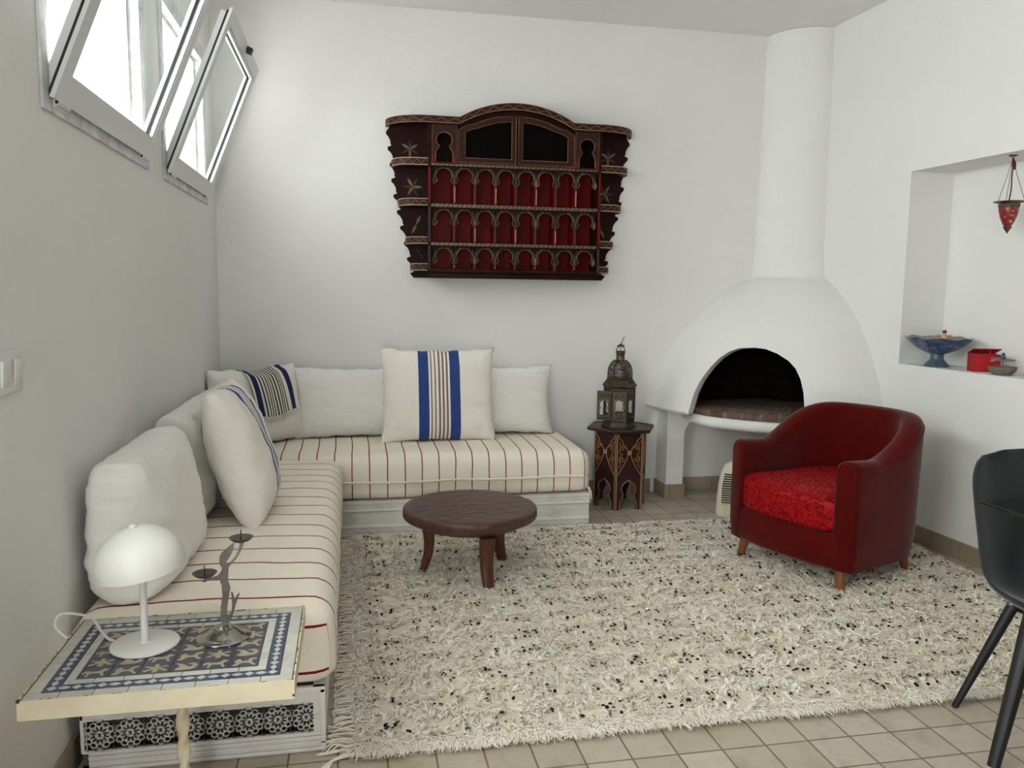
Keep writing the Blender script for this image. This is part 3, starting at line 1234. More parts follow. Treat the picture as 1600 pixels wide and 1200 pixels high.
# arcaded rows
PITCH = 0.1305
for row, (zt, zb) in enumerate(((2.168, 1.932), (1.914, 1.694), (1.678, 1.532))):
    a = MB()
    r = 0.0495
    cc = zt - 0.069
    half = 0.538 - 0.004 * row
    pts = [(-half, cz(zt)), (half, cz(zt))]
    low = zt - 0.116
    bot = []
    for i in range(8):
        cx = (i - 3.5) * PITCH
        lw = PITCH / 2
        bot.append((cx - lw, cz(low)))
        bot.append((cx - lw + 0.013, cz(low + 0.005)))
        bot.append((cx - lw + 0.020, cz(low + 0.017)))
        bot.append((cx - lw + 0.027, cz(low + 0.022)))
        bot.append((cx - lw + 0.024, cz(low + 0.026)))
        for k in range(15):
            an = math.radians(205 - 230 * k / 14)
            bot.append((cx + r * math.cos(an), cz(cc + r * math.sin(an))))
        bot.append((cx + lw - 0.024, cz(low + 0.026)))
        bot.append((cx + lw - 0.027, cz(low + 0.022)))
        bot.append((cx + lw - 0.020, cz(low + 0.017)))
        bot.append((cx + lw - 0.013, cz(low + 0.005)))
    bot.append((4 * PITCH, cz(low)))
    bot = [(max(-half, min(half, p[0])), p[1]) for p in bot]
    YP = -DP + 0.022
    a.plate([(-half, cz(zt))] + bot + [(half, cz(zt))], [], lambda x, z, t: (x, YP + 0.004 - 0.010 * t, z), 0)
    a.tube([(p[0], YP - 0.006, p[1] + 0.003) for p in bot], 0.0040, 6, 1, False, 0.5)
    for i in range(9):
        cx = max(-0.52, min(0.52, (i - 4) * PITCH))
        for e in (-1, 1):
            if abs(cx) > 0.5 and e * cx > 0:
                continue
            a.tube(smooth_poly([(cx, YP - 0.006, cz(low + 0.012)), (cx + e * 0.009, YP - 0.006, cz(low + 0.052)), (cx + e * 0.032, YP - 0.006, cz(zt - 0.02)), (cx + e * 0.05, YP - 0.006, cz(zt - 0.014))], 4, False), 0.0028, 6, 1 if i % 2 else 2, False, 0.4)
            petal(a, cx + e * 0.002, cz(low + 0.045), math.radians(90 - e * 16), 0.055, 0.005, YP - 0.006, 2)
        petal(a, cx, cz(low + 0.004), math.radians(90), 0.05, 0.010, YP - 0.0055, (2, 2, 1)[i % 3])
    a.build('arcade', [M_arcade, M_gold, M_grey_paint, M_cabfront], cab)
    for i in range(1, 8):
        cx = (i - 4) * PITCH
        c_ = MB()
        c_.box((cx - 0.0075, YP, cz(zb)), (cx + 0.0075, YP + 0.011, cz(low + 0.01)), 0, 0.002)
        if (i + row) % 2:
            c_.box((cx + 0.001, YP - 0.0012, cz(zb) + 0.012), (cx + 0.0055, YP + 0.002, cz(low) - 0.01), 1)
        else:
            c_.box((cx + 0.000, YP - 0.0012, cz(zb)), (cx + 0.0075, YP + 0.002, cz(low)), 2)
        c_.box((cx - 0.003, YP + 0.01, cz(zb)), (cx + 0.003, -0.022, cz(zt)), 0)
        c_.build('column', [M_red, M_palegold, M_grey_paint], cab)


def striped_edge():
    m, nt, b = new_mat('striped_shelf_edge')
    co = coords(nt)
    sp = nd(nt, 'ShaderNodeSeparateXYZ')
    nt.links.new(co, sp.inputs[0])
    f = mth(nt, 'FRACT', mth(nt, 'MULTIPLY', mth(nt, 'ADD', mth(nt, 'ADD', sp.outputs[0], mth(nt, 'MULTIPLY', sp.outputs[2], -0.6)), 10.0), 1 / 0.058))
    nt.links.new(ramp(nt, f, [(0.0, lin((118, 92, 62))), (0.3, lin((74, 46, 34))), (0.5, lin((96, 88, 72))), (0.8, lin((66, 38, 30)))], 'CONSTANT'), b.inputs['Base Color'])
    b.inputs['Roughness'].default_value = 0.5
    return m


M_sedge = striped_edge()
for z0, z1, mm in ((2.164, 2.182, M_sedge), (1.912, 1.933, M_sedge), (1.676, 1.695, M_sedge), (1.512, 1.532, M_cab)):
    s = MB()
    s.box((-0.539, -DP + 0.003, cz(z0)), (0.539, -0.015, cz(z1)), 0, 0.002)
    s.build('shelf', mm, cab)
s = MB()
s.box((-0.54, -DP + 0.03, cz(1.476)), (0.54, -0.015, cz(1.513)), 0, 0.003)
s.build('plinth', M_cab, cab)

# little rounded side shelves
for sx in (-1, 1):
    for zc, wd, dep in ((2.186, 0.226, 0.175), (1.942, 0.176, 0.165), (1.708, 0.128, 0.155), (1.543, 0.112, 0.15)):
        ww = min(wd, halfw(zc) - 0.556 - 0.002) if sx else wd
        pl = []
        for i in range(17):
            a = PI / 2 * i / 16
            pl.append((0.556 + ww * math.cos(a) ** 0.55, -0.016 - dep * math.sin(a) ** 0.75))
        s = MB()
        rg = []
        hh = 0.046
        s.plate([(sx * p[0], p[1]) for p in [(0.556, -0.016)] + pl], [], lambda a, b, t: (a, b, cz(zc) - hh / 2 + hh * t), 0)
        for zo in (-hh / 2 + 0.003, hh / 2 - 0.003):
            s.tube([(sx * (p[0] + 0.0005), p[1] - 0.0005, cz(zc) + zo) for p in pl], 0.0026, 6, 1)
        Lc = 0
        wv = []
        pv = None
        for i in range(len(pl) - 1):
            for q in range(8):
                x = pl[i][0] + (pl[i + 1][0] - pl[i][0]) * q / 8
                y = pl[i][1] + (pl[i + 1][1] - pl[i][1]) * q / 8
                if pv:
                    Lc += math.hypot(x - pv[0], y - pv[1])
                pv = (x, y)
                wv.append((sx * (x + 0.0004), y - 0.0006, cz(zc) + 0.010 * math.sin(Lc * 2 * PI / 0.05)))
        s.tube(wv, 0.0018, 5, 2)
        s.build('side_shelf', [M_cabfront, M_palegold, M_gold], cab, ang=30)
# ------------------------------------------------------------------ benches
BX = -0.085      # front of the left bench
BY = 4.545       # front of the back bench
XE = 1.388       # right end of the back bench
YN = 2.385       # near end of the left bench
BH = 0.205


def scroll_band(mb, x0, x1, z, fn, amp=0.009, per=0.07, r=0.0034):
    n = max(8, int((x1 - x0) / per * 10))
    mb.tube([fn(x0 + (x1 - x0) * i / n, z + amp * math.sin(2 * PI * (x1 - x0) * i / n / per)) for i in range(n + 1)], r, 5, 0)
    k = int((x1 - x0) / per * 2)
    for i in range(k):
        x = x0 + per / 4 + per / 2 * i
        s = -1 if i % 2 == 0 else 1
        c = fn(x, z + s * 0.004)
        mb.sphere(c, 0.0042, 8, 0)
        mb.tube([fn(x - 0.008, z + s * 0.001), fn(x - 0.012, z + s * 0.007), fn(x - 0.006, z + s * 0.011)], 0.0018, 5)


def medallion(mb, cx, cz_, fn, W=0.085, Hh=0.036):
    """relief lozenge of scrolls; fn maps (x, z) to the face of the board"""
    pts = []
    n = 72
    for i in range(n):
        a = 2 * PI * i / n
        ca, sa = math.cos(a), math.sin(a)
        q = (abs(ca) ** 1.25 + abs(sa) ** 1.25) ** (-1 / 1.25)
        sc = 1 + 0.06 * math.cos(14 * a)
        pts.append((cx + W * q * ca * sc, cz_ + Hh * q * sa * sc))
    mb.tube([fn(*p) for p in pts], 0.0038, 6, 0, True)
    mb.tube([fn(cx + (p[0] - cx) * 0.86, cz_ + (p[1] - cz_) * 0.84) for p in pts], 0.0024, 5, 0, True)
    for k in range(8):
        a = 2 * PI * k / 8
        ex, ez = 0.016 * math.cos(a), 0.012 * math.sin(a)
        c0 = (cx + ex, cz_ + ez)
        mb.tube([fn(c0[0] + 0.008 * math.cos(b), c0[1] + 0.007 * math.sin(b)) for b in [2 * PI * j / 12 for j in range(12)]], 0.0027, 5, 0, True)
    for sx in (-1, 1):
        for sz in (-1, 1):
            for x0, rr in ((0.034, 0.008), (0.050, 0.007), (0.063, 0.005)):
                z0 = sz * Hh * (1 - x0 / W) * 0.42
                sp = []
                for j in range(15):
                    b = j * 0.5
                    rad = rr * (1 - j / 18)
                    sp.append(fn(cx + sx * (x0 + rad * math.cos(b)), cz_ + z0 + sz * rad * math.sin(b)))
                mb.tube(sp, 0.0026, 5)
    mb.sphere(fn(cx, cz_), 0.005, 8)


def front_board(name, length, fn_world, meds, par, zt=BH):
    """fn_world(u, out, z): u along the board, out = proud of the face"""
    b = MB()
    prof = [(-0.02, 0.0), (0.012, 0.0), (0.014, 0.012), (0.010, 0.016), (0.010, 0.046), (0.016, 0.052), (0.016, 0.058), (0.009, 0.064), (0.004, 0.068), (0.004, 0.138), (0.009, 0.142), (0.016, 0.148), (0.016, 0.154), (0.010, 0.160), (0.010, 0.186), (0.015, 0.190), (0.015, zt), (-0.02, zt)]
    b.loft([[fn_world(u, o, z) for o, z in prof] for u in (0, length)])
    bo = b.build(name, M_carved, par, ang=25)
    d = MB()
    scroll_band(d, 0.01, length - 0.01, 0.173, lambda u, z: fn_world(u, 0.0105, z))
    scroll_band(d, 0.01, length - 0.01, 0.031, lambda u, z: fn_world(u, 0.0105, z))
    d.build('scroll_carving', M_carved, bo)
    for u in meds:
        e = MB()
        medallion(e, u, 0.103, lambda x, z: fn_world(x, 0.0045, z))
        e.build('medallion', M_carved, bo)
    return bo


bb = thing('low_bench', 'long white carved low bench under the back wall mattress', 'low bench', (0, 0, 0), 0, 'white carved benches')
front_board('front_board', XE - BX, lambda u, o, z: (BX + u, BY - o, z), [0.035, 0.37, 0.72, 1.07, 1.285], bb)
m_ = MB()
m_.box((BX + 0.002, BY + 0.012, 0.012), (XE - 0.002, YB - 0.003, BH - 0.002), 0, 0.002)
m_.box((XE - 0.02, BY + 0.01, 0.0), (XE, YB - 0.003, BH), 0, 0.002)
m_.build('body', M_carved, bb)

lb = thing('low_bench', 'white carved low bench with pierced lattice end panel beside the tiled table', 'low bench', (0, 0, 0), 0, 'white carved benches')
front_board('front_board', BY - 0.02 - YN, lambda u, o, z: (BX - 0.018 + o, YN + u, z), [0.3, 0.75, 1.2, 1.65], lb)
m_ = MB()
# body behind the lattice end, coloured dark in place of the shade inside
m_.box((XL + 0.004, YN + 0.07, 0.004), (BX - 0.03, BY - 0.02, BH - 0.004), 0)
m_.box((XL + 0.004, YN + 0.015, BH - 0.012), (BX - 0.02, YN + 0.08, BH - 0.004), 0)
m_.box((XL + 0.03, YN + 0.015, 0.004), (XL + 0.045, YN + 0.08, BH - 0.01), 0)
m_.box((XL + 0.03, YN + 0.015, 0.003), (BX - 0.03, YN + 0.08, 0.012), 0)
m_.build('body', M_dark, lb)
m_ = MB()
x0, x1 = XL + 0.03, BX - 0.002
m_.box((x0, YN - 0.002, 0.158), (x1, YN + 0.016, BH), 0, 0.002)
m_.box((x0, YN - 0.006, 0.186), (x1, YN, 0.200), 0, 0.003)
m_.box((x0 + 0.02, YN - 0.002, 0.0), (x1, YN + 0.016, 0.062), 0, 0.002)
for z_, pr in ((0.058, 0.005), (0.046, 0.009), (0.03, 0.006), (0.012, 0.011)):
    m_.box((x0 + 0.02, YN - pr, z_ - 0.005), (x1, YN, z_ + 0.005), 0, 0.003)
m_.box((x1 - 0.016, YN - 0.006, 0.0), (x1, YN + 0.016, BH), 0, 0.002)
m_.box((x0, YN - 0.002, 0.058), (x0 + 0.01, YN + 0.016, BH), 0, 0.002)
for z_ in (0.19, 0.03):
    m_.sphere((x1 - 0.03, YN - 0.004, z_), 0.004, 8, 0)
en = m_.build('end_panel', M_carved, lb)
lt = MB()
nc = 8
pw = (x1 - 0.016 - x0 - 0.01) / nc
zc_, hh_ = 0.11, 0.052
YLf = YN


def ring2(mb, cx, cz0, ra, rb, ang, wd, n=14):
    ca, sa = math.cos(ang), math.sin(ang)

    def loop(a, b):
        return [(cx + a * math.cos(t) * ca - b * math.sin(t) * sa, cz0 + a * math.cos(t) * sa + b * math.sin(t) * ca) for t in [2 * PI * j / n for j in range(n)]]
    mb.plate(loop(ra, rb), [loop(ra - wd, rb - wd)], lambda a, b, t: (a, YLf + 0.006 - 0.007 * t, b))


for i in range(nc):
    cx = x0 + 0.01 + pw * (i + 0.5)
    ring2(lt, cx, zc_, 0.010, 0.010, 0, 0.0048, 12)
    for k in range(12):
        a = 2 * PI * (k + 0.5) / 12
        ring2(lt, cx + 0.0195 * math.cos(a), zc_ + 0.0195 * math.sin(a), 0.0105, 0.0055, a, 0.0017)
    for k in range(12):
        a = 2 * PI * k / 12
        ring2(lt, cx + 0.0345 * math.cos(a), zc_ + 0.0345 * math.sin(a), 0.0085, 0.0095, a, 0.0018, 10)
    for e in (-1, 1):
        for q in range(3):
            ring2(lt, cx + e * pw / 2, zc_ + (q - 1) * 0.034, 0.009, 0.012, 0, 0.002, 8)
            ring2(lt, cx + e * 0.0, zc_ + (q - 1) * 0.043, 0.016, 0.007, 0, 0.002, 8)
for z_ in (0.060, 0.158):
    lt.box((x0 + 0.004, YLf - 0.0005, z_ - 0.004), (x1, YLf + 0.006, z_ + 0.004), 0)
lt.build('lattice', M_carved, en, ang=30)


# ------------------------------------------------------------------ mattresses
def mattress(name, x0, y0, x1, y1, z0, z1, axis, r, n_l, n_w, seed, pitch, phase, lipside=None):
    """rounded, softly uneven block with a cloth direction along `axis` (0 = x, 1 = y)"""
    bm = bmesh.new()
    bmesh.ops.create_cube(bm, size=1)
    L, W, Hh = (x1 - x0), (y1 - y0), (z1 - z0)
    cuts = {0: n_l if axis == 0 else n_w, 1: n_w if axis == 0 else n_l, 2: 8}
    for ax in range(3):
        es = [e for e in bm.edges if abs((e.verts[0].co - e.verts[1].co).normalized()[ax]) > 0.9]
        bmesh.ops.subdivide_edges(bm, edges=es, cuts=cuts[ax], use_grid_fill=True)
    uvd = {}
    for v in bm.verts:
        p = Vector((x0 + (v.co.x + 0.5) * L, y0 + (v.co.y + 0.5) * W, z0 + (v.co.z + 0.5) * Hh))
        s = p[axis]
        # cloth coordinate runs on down the ends
        lo, hi = (x0, x1) if axis == 0 else (y0, y1)
        if abs(p[axis] - lo) < 1e-5 and p.z < z1 - 1e-5:
            s = lo - (z1 - p.z)
        if abs(p[axis] - hi) < 1e-5 and p.z < z1 - 1e-5:
            s = hi + (z1 - p.z)
        q = Vector((min(max(p.x, x0 + r), x1 - r), min(max(p.y, y0 + r), y1 - r), min(max(p.z, z0 + r * 0.5), z1 - r)))
        d = p - q
        rr = r if p.z > (z0 + z1) / 2 else r * 0.5
        if d.length > 1e-6:
            k = Vector((d.x / r, d.y / r, d.z / rr if rr else 0))
            k.normalize()
            p = q + Vector((k.x * r, k.y * r, k.z * rr))
        # crown and softness
        fx = 1 - ((p.x - (x0 + x1) / 2) / (L / 2)) ** 2
        fy = 1 - ((p.y - (y0 + y1) / 2) / (W / 2)) ** 2
        if p.z > z1 - r:
            p.z += 0.022 * max(0, fx) ** 0.5 * max(0, fy) ** 0.5
        nn = noise.noise_vector(p * 3.2 + Vector((seed, 0, 0)))
        p += nn * 0.006
        nn = noise.noise_vector(p * 11 + Vector((seed, 5, 0)))
        p += nn * 0.0022
        if lipside == 'front':       # hem of the cover hanging over the front
            if p.y < y0 + 0.02:
                tz = 0.315
                p.y -= 0.008 * sstep(tz - 0.012, tz + 0.004, p.z) * (1 - sstep(tz + 0.004, tz + 0.10, p.z) * 0.6)
        v.co = p
        uvd[v.index] = s
    mb = MB()
    bm.verts.index_update()
    mb.add([v.co[:] for v in bm.verts], [[v.index for v in f.verts] for f in bm.faces], 0, [((uvd[v.index] - phase) / pitch, 0.0) for v in bm.verts])
    bm.free()
    return mb


mb = mattress('m', XL + 0.01, BY - 0.008, XE + 0.018, YB - 0.006, BH + 0.002, 0.458, 0, 0.075, 64, 22, 3, 0.0974, 0.194, 'front')
# finer rows over the front face for the hem
o = mb.build('bench_mattress', M_mattress, None, ang=180)
tag(o, 'long cream mattress with red lines running front to back along the back wall', 'mattress', 'striped bench mattresses')
hem = MB()
pts = [(XL + 0.05 + (XE - XL - 0.09) * i / 60, BY - 0.017 + 0.002 * math.sin(i * 0.7), 0.312 + 0.003 * math.sin(i * 0.37)) for i in range(61)]
pts = [p for p in pts if p[0] > -0.12]
hem.tube(pts, 0.0055, 6, 0, False, 1.6)
hm_ = hem.build('hem', M_hem, o)
tas = MB()
random.seed(5)
for i in range(7):
    x = XE + 0.004 + random.uniform(-0.01, 0.008)
    y = BY + 0.01 + random.uniform(0, 0.05)
    zz = BH + 0.03
    tas.tube([(x, y, zz), (x + 0.012, y - 0.005, zz - 0.03), (x + 0.014 + random.uniform(-.006, .006), y, zz - 0.075 - random.uniform(0, 0.03))], 0.002, 5)
tas.build('tassels', M_wool, o)

mb = mattress('m', XL + 0.012, YN - 0.012, BX + 0.030, BY - 0.022, BH + 0.002, 0.462, 1, 0.075, 72, 24, 9, 0.145, 2.455, None)
o = mb.build('bench_mattress', M_mattress, None, ang=180)
tag(o, 'cream mattress with red cross lines along the left wall, near the tiled table', 'mattress', 'striped bench mattresses')


# ------------------------------------------------------------------ cushions
def pillow(w, h, t, seed, ear=0.05, sag=0.25, n=34, wr=0.010, boxy=3.0, pinch=0.0, pw=0.5):
    vs, fs = [], []
    idx = {}
    for side in (1, -1):
        for j in range(n + 1):
            for i in range(n + 1):
                u = -1 + 2 * i / n
                v = -1 + 2 * j / n
                # finer spacing near the seam
                u = math.copysign(1 - (1 - abs(u)) ** 1.25, u)
                v = math.copysign(1 - (1 - abs(v)) ** 1.25, v)
                rim = i in (0, n) or j in (0, n)
                key = (i, j, 0 if rim else side)
                if key in idx:
                    continue
                sh = max(0.0, 1 - abs(u) ** boxy) ** pw * max(0.0, 1 - abs(v) ** boxy) ** pw
                th = t / 2 * sh * (1 - sag * v * 0.6)
                x = u * w / 2 * (1 - ear * (1 - v * v))
                z = v * h / 2 * (1 - ear * (1 - u * u))
                p = Vector((x, 0, z))
                ed = max(abs(u), abs(v))
                nn = noise.noise(Vector((x * 7 + seed * 3.1, z * 7, side * 2 + seed)))
                n2 = noise.noise(Vector((x * 19 + seed, z * 19, side * 3 + seed * 2)))
                # folds that run in from the seams and the corners
                pk = math.sin(v * 13 + seed + 2.0 * nn) * max(0, abs(u) - 0.55) / 0.45 * (1 - abs(u)) * 4 + math.sin(u * 15 + seed * 2 + 2 * nn) * max(0, abs(v) - 0.6) / 0.4 * (1 - abs(v)) * 4
                n3 = noise.noise(Vector((x * 24 + seed * 5, z * 5 + 3 * nn, side + seed)))
                n4 = noise.noise(Vector((x * 5 + 3 * nn, z * 22 + seed * 4, side + seed)))
                fold = (1 - abs(n3) * 2.2) * sstep(0.35, 0.8, abs(v)) + (1 - abs(n4) * 2.2) * sstep(0.35, 0.8, abs(u))
                dsp = wr * (0.9 * nn + 0.35 * n2 + 0.45 * fold) * min(1, sh * 2.5) + wr * 0.55 * pk
                y = side * (th + dsp * (0 if rim else 1))
                if rim:
                    y = wr * 0.8 * math.sin((u + v) * 9 + seed)
                    z += 0.004 * math.sin(u * 17 + seed)
                    x += 0.004 * math.sin(v * 15 + seed * 2) + 0.003 * math.sin(v * 31 + seed)
                if pinch:
                    z -= pinch * h * max(0, 1 - (u / 0.4) ** 2) * max(0, v) ** 2
                idx[key] = len(vs)
                vs.append((x, y, z + h / 2))
        for j in range(n):
            for i in range(n):
                q = []
                for a, b in ((i, j), (i + 1, j), (i + 1, j + 1), (i, j + 1)):
                    rim = a in (0, n) or b in (0, n)
                    q.append(idx[(a, b, 0 if rim else side)])
                fs.append(tuple(q) if side > 0 else tuple(q[::-1]))
    mb = MB()
    mb.add(vs, fs)
    return mb


def place(o, loc, rz, lean, roll=0.0):
    """lean: degrees the top leans backwards (+y local); rz turns the cushion about the vertical"""
    o.matrix_world = Matrix.Translation(loc) @ Matrix.Rotation(math.radians(rz), 4, 'Z') @ Matrix.Rotation(math.radians(-lean), 4, 'X') @ Matrix.Rotation(math.radians(roll), 4, 'Y')


def seat_z(x):
    return 0.462


PIL = 'white back pillows along the benches'
# back wall pillows (front faces -y)
o = pillow(0.82, 0.455, 0.20, 1, 0.085, 0.3, wr=0.012).build('back_pillow', M_white2, None, ang=180)
place(o, (0.045, 5.085, 0.468), 0, 10)
tag(o, 'white ribbed pillow on the back wall bench left of the big striped cushion', 'pillow', PIL)
o = pillow(0.84, 0.455, 0.19, 2, 0.085, 0.3, wr=0.012).build('back_pillow', M_white2, None, ang=180)
place(o, (0.885, 5.105, 0.468), 0, 9)
tag(o, 'white ribbed pillow at the right end of the back wall bench, behind the striped cushion', 'pillow', PIL)
o = pillow(0.71, 0.585, 0.17, 3, 0.065, 0.25, wr=0.012).build('striped_cushion', M_cushion, None, ang=180)
place(o, (0.523, 4.885, 0.468), 0, 11, 0)
tag(o, 'square cream cushion with two wide blue bands and brown stripes facing the room', 'cushion', 'striped cushions')
# corner pillow, set across the corner
o = pillow(0.66, 0.47, 0.22, 4, 0.05, 0.35, wr=0.012, pinch=0.05).build('back_pillow', M_white, None, ang=180)
place(o, (-0.525, 4.915, 0.470), 48, 8)
PCORN = o
tag(o, 'white pillow set across the corner under a blue striped throw', 'pillow', PIL)
# left wall pillows (front faces +x)
o = pillow(0.64, 0.43, 0.22, 5, 0.04, 0.35, wr=0.014).build('back_pillow', M_white, None, ang=180)
place(o, (-0.655, 4.27, 0.470), 88, 5)
tag(o, 'white pillow on the left bench between striped cushion and corner pillow', 'pillow', PIL)
o = pillow(0.72, 0.445, 0.24, 6, 0.05, 0.35, n=40, wr=0.012, pw=0.36).build('back_pillow', M_white, None, ang=180)
place(o, (-0.640, 3.55, 0.470), 89, 5)
tag(o, 'white pillow on the left bench directly behind the leaning striped cushion', 'pillow', PIL)
o = pillow(0.68, 0.425, 0.25, 7, 0.02, 0.4, n=44, wr=0.011, boxy=4.0, pw=0.30).build('back_pillow', M_white, None, ang=180)
place(o, (-0.645, 2.785, 0.470), 89, 4)
tag(o, 'large white pillow against the left wall nearest the table lamp', 'pillow', PIL)
o = pillow(0.56, 0.56, 0.22, 8, 0.05, 0.2, wr=0.012).build('striped_cushion', M_cushion2, None, ang=180)
place(o, (-0.37, 3.42, 0.472), 90, 16)
tag(o, 'cream cushion with narrow blue stripes leaning edge-on against white pillows on the left bench', 'cushion', 'striped cushions')

# throw folded over the corner pillow
MW = PCORN.matrix_world.copy()


def corner_surface(u, s):
    """point on the pillow: u across (m), s along the drape from the back rim over the top to the front (m, 0 = top seam)"""
    h, t, w = 0.47, 0.22, 0.66
    top = h / 2 * (1 - 0.05 * (1 - (2 * u / w) ** 2)) + h / 2 - 0.05 * h * max(0, 1 - (2 * u / w / 0.4) ** 2)
    if s >= 0:
        z = top - s * 0.96
        v = (z - h / 2) / (h / 2)
        y = -(t / 2 * max(0, 1 - abs(v) ** 3.0) ** 0.55 * (1 - 0.35 * v * 0.6) * max(0, 1 - abs(2 * u / w) ** 3) ** 0.55) - 0.014
        if s < 0.03:
            y = y * (s / 0.03) - 0.0 * (1 - s / 0.03)
            z += 0.014 * (1 - s / 0.03)
    else:
        z = top + s * 0.96
        v = (z - h / 2) / (h / 2)
        y = (t / 2 * max(0, 1 - abs(v) ** 3.0) ** 0.55 * (1 - 0.35 * v * 0.6) * max(0, 1 - abs(2 * u / w) ** 3) ** 0.55) + 0.014
        if s > -0.03:
            y = y * (-s / 0.03)
            z += 0.014 * (1 + s / 0.03)
    return Vector((u, y, z))


th_ = MB()
U0, U1 = -0.12, 0.20
rows = [-0.16 + 0.44 * i / 40 for i in range(41)]
vs, fs, uv = [], [], []
for layer in (0, 1):
    for s in rows:
        for i in range(33):
            q = i / 32
            u = U0 + (U1 - U0) * q + 0.02 * s
            p = corner_surface(u, s)
            p.y -= (0.004 if layer == 0 else 0.0) * (1 if s >= 0 else -1)
            p.y -= 0.004 * math.sin(q * 22 + s * 6) * (1 if s > 0.02 else 0)
            p2 = MW @ p
            vs.append(p2[:])
            uv.append(((q - 0.5) * 0.32, s))
nn_ = 33
off = len(rows) * nn_
for j in range(len(rows) - 1):
    for i in range(nn_ - 1):
        a = j * nn_ + i
        fs.append((a, a + 1, a + 1 + nn_, a + nn_))
        fs.append((a + off, a + off + nn_, a + 1 + nn_ + off, a + 1 + off))
for j in range(len(rows) - 1):
    for i in (0, nn_ - 1):
        a = j * nn_ + i
        fs.append((a, a + nn_, a + nn_ + off, a + off))
for i in range(nn_ - 1):
    for j in (0, len(rows) - 1):
        a = j * nn_ + i
        fs.append((a, a + 1, a + 1 + off, a + off))
th_.add(vs, fs, 0, uv)
tw = th_.build('throw', M_throw, None, ang=60)
tag(tw, 'navy and white striped throw with fringe folded over the corner pillow', 'throw')
fg = MB()
random.seed(11)
for i in range(22):
    u = U0 + 0.012 + (U1 - U0 - 0.02) * i / 21 + 0.02 * 0.28
    a = corner_surface(u, 0.278)
    a.y -= 0.006
    b = corner_surface(u + random.uniform(-0.006, 0.006), 0.278 + random.uniform(0.028, 0.045))
    b.y -= 0.008
    c = (a + b) / 2
    c.x += random.uniform(-0.004, 0.004)
    c.y -= 0.004
    fg.tube([MW @ a, MW @ c, MW @ b], [0.0028, 0.0045, 0.003], 6)
fg.build('fringe', M_cream, tw)
# ------------------------------------------------------------------ rug
rnd = np.random.default_rng(4)
RX0, RX1, RY0, RY1 = -0.005, 3.06, 2.335, 4.49
rug = thing('shaggy_rug', 'large cream shaggy wool rug with rows of sequins on the tiled floor', 'rug', (0, 0, 0))
rb = MB()
nx, ny = 120, 90
top, bot = [], []


def rug_edge(x, y):
    return Vector((x + 0.014 * noise.noise((y * 3, x * 0.3, 1.0)), y + 0.022 * noise.noise((x * 2.2, y * 0.3, 7.0)) + 0.008 * noise.noise((x * 9, y, 3.0)), 0))


vs = []
for lay in (0, 1):
    for j in range(ny + 1):
        for i in range(nx + 1):
            x = RX0 + (RX1 - RX0) * i / nx
            y = RY0 + (RY1 - RY0) * j / ny
            p = rug_edge(x, y)
            p.z = 0.001 if lay == 0 else 0.009 + 0.003 * noise.noise((x * 9, y * 9, 0))
            vs.append(p[:])
fs = []
K = (nx + 1) * (ny + 1)
for j in range(ny):
    for i in range(nx):
        a = j * (nx + 1) + i
        fs.append((a + K, a + 1 + K, a + nx + 2 + K, a + nx + 1 + K))
for j in range(ny):
    for i in (0, nx):
        a = j * (nx + 1) + i
        fs.append((a, a + nx + 1, a + nx + 1 + K, a + K))
for i in range(nx):
    for j in (0, ny):
        a = j * (nx + 1) + i
        fs.append((a, a + 1, a + 1 + K, a + K))
rb.add(vs, fs)
rb.build('weave', M_rugbase, rug, ang=60)


def np_mesh(name, V, F, mats, par, mi=None, smooth=True):
    me = bpy.data.meshes.new(name)
    k = F.shape[1]
    me.vertices.add(len(V))
    me.vertices.foreach_set('co', V.astype(np.float32).ravel())
    me.loops.add(F.size)
    me.loops.foreach_set('vertex_index', F.astype(np.int32).ravel())
    me.polygons.add(len(F))
    me.polygons.foreach_set('loop_start', np.arange(len(F), dtype=np.int32) * k)
    me.polygons.foreach_set('loop_total', np.full(len(F), k, dtype=np.int32))
    for mm in mats:
        me.materials.append(mm)
    if mi is not None:
        me.polygons.foreach_set('material_index', mi.astype(np.int32))
    me.polygons.foreach_set('use_smooth', np.full(len(F), smooth))
    me.update(calc_edges=True)
    me.validate()
    o = bpy.data.objects.new(name, me)
    C.objects.link(o)
    o.parent = par
    return o


# knotted tufts lie in rows; sequins fill the blocks between them
PX, PY = 0.19, 0.155
roots, dirs = [], []
nt_rows = int((RY1 - RY0) / PY) + 1
for j in range(nt_rows):
    y = RY0 + 0.02 + j * PY
    n = int((RX1 - RX0) * 110)
    x = rnd.uniform(RX0, RX1, n)
    yy = y + rnd.normal(0, 0.020, n) + 0.012 * np.sin(x * 7 + j)
    keep = rnd.random(n) < 0.80
    roots.append(np.stack([x, yy], 1)[keep])
for i in range(int((RX1 - RX0) / PX) + 1):
    x = RX0 + 0.02 + i * PX
    n = int((RY1 - RY0) * 85)
    y = rnd.uniform(RY0, RY1, n)
    xx = x + rnd.normal(0, 0.018, n) + 0.012 * np.sin(y * 9 + i)
    keep = rnd.random(n) < 0.72
    roots.append(np.stack([xx, y], 1)[keep])
n = 1400
roots.append(np.stack([rnd.uniform(RX0, RX1, n), rnd.uniform(RY0, RY1, n)], 1))
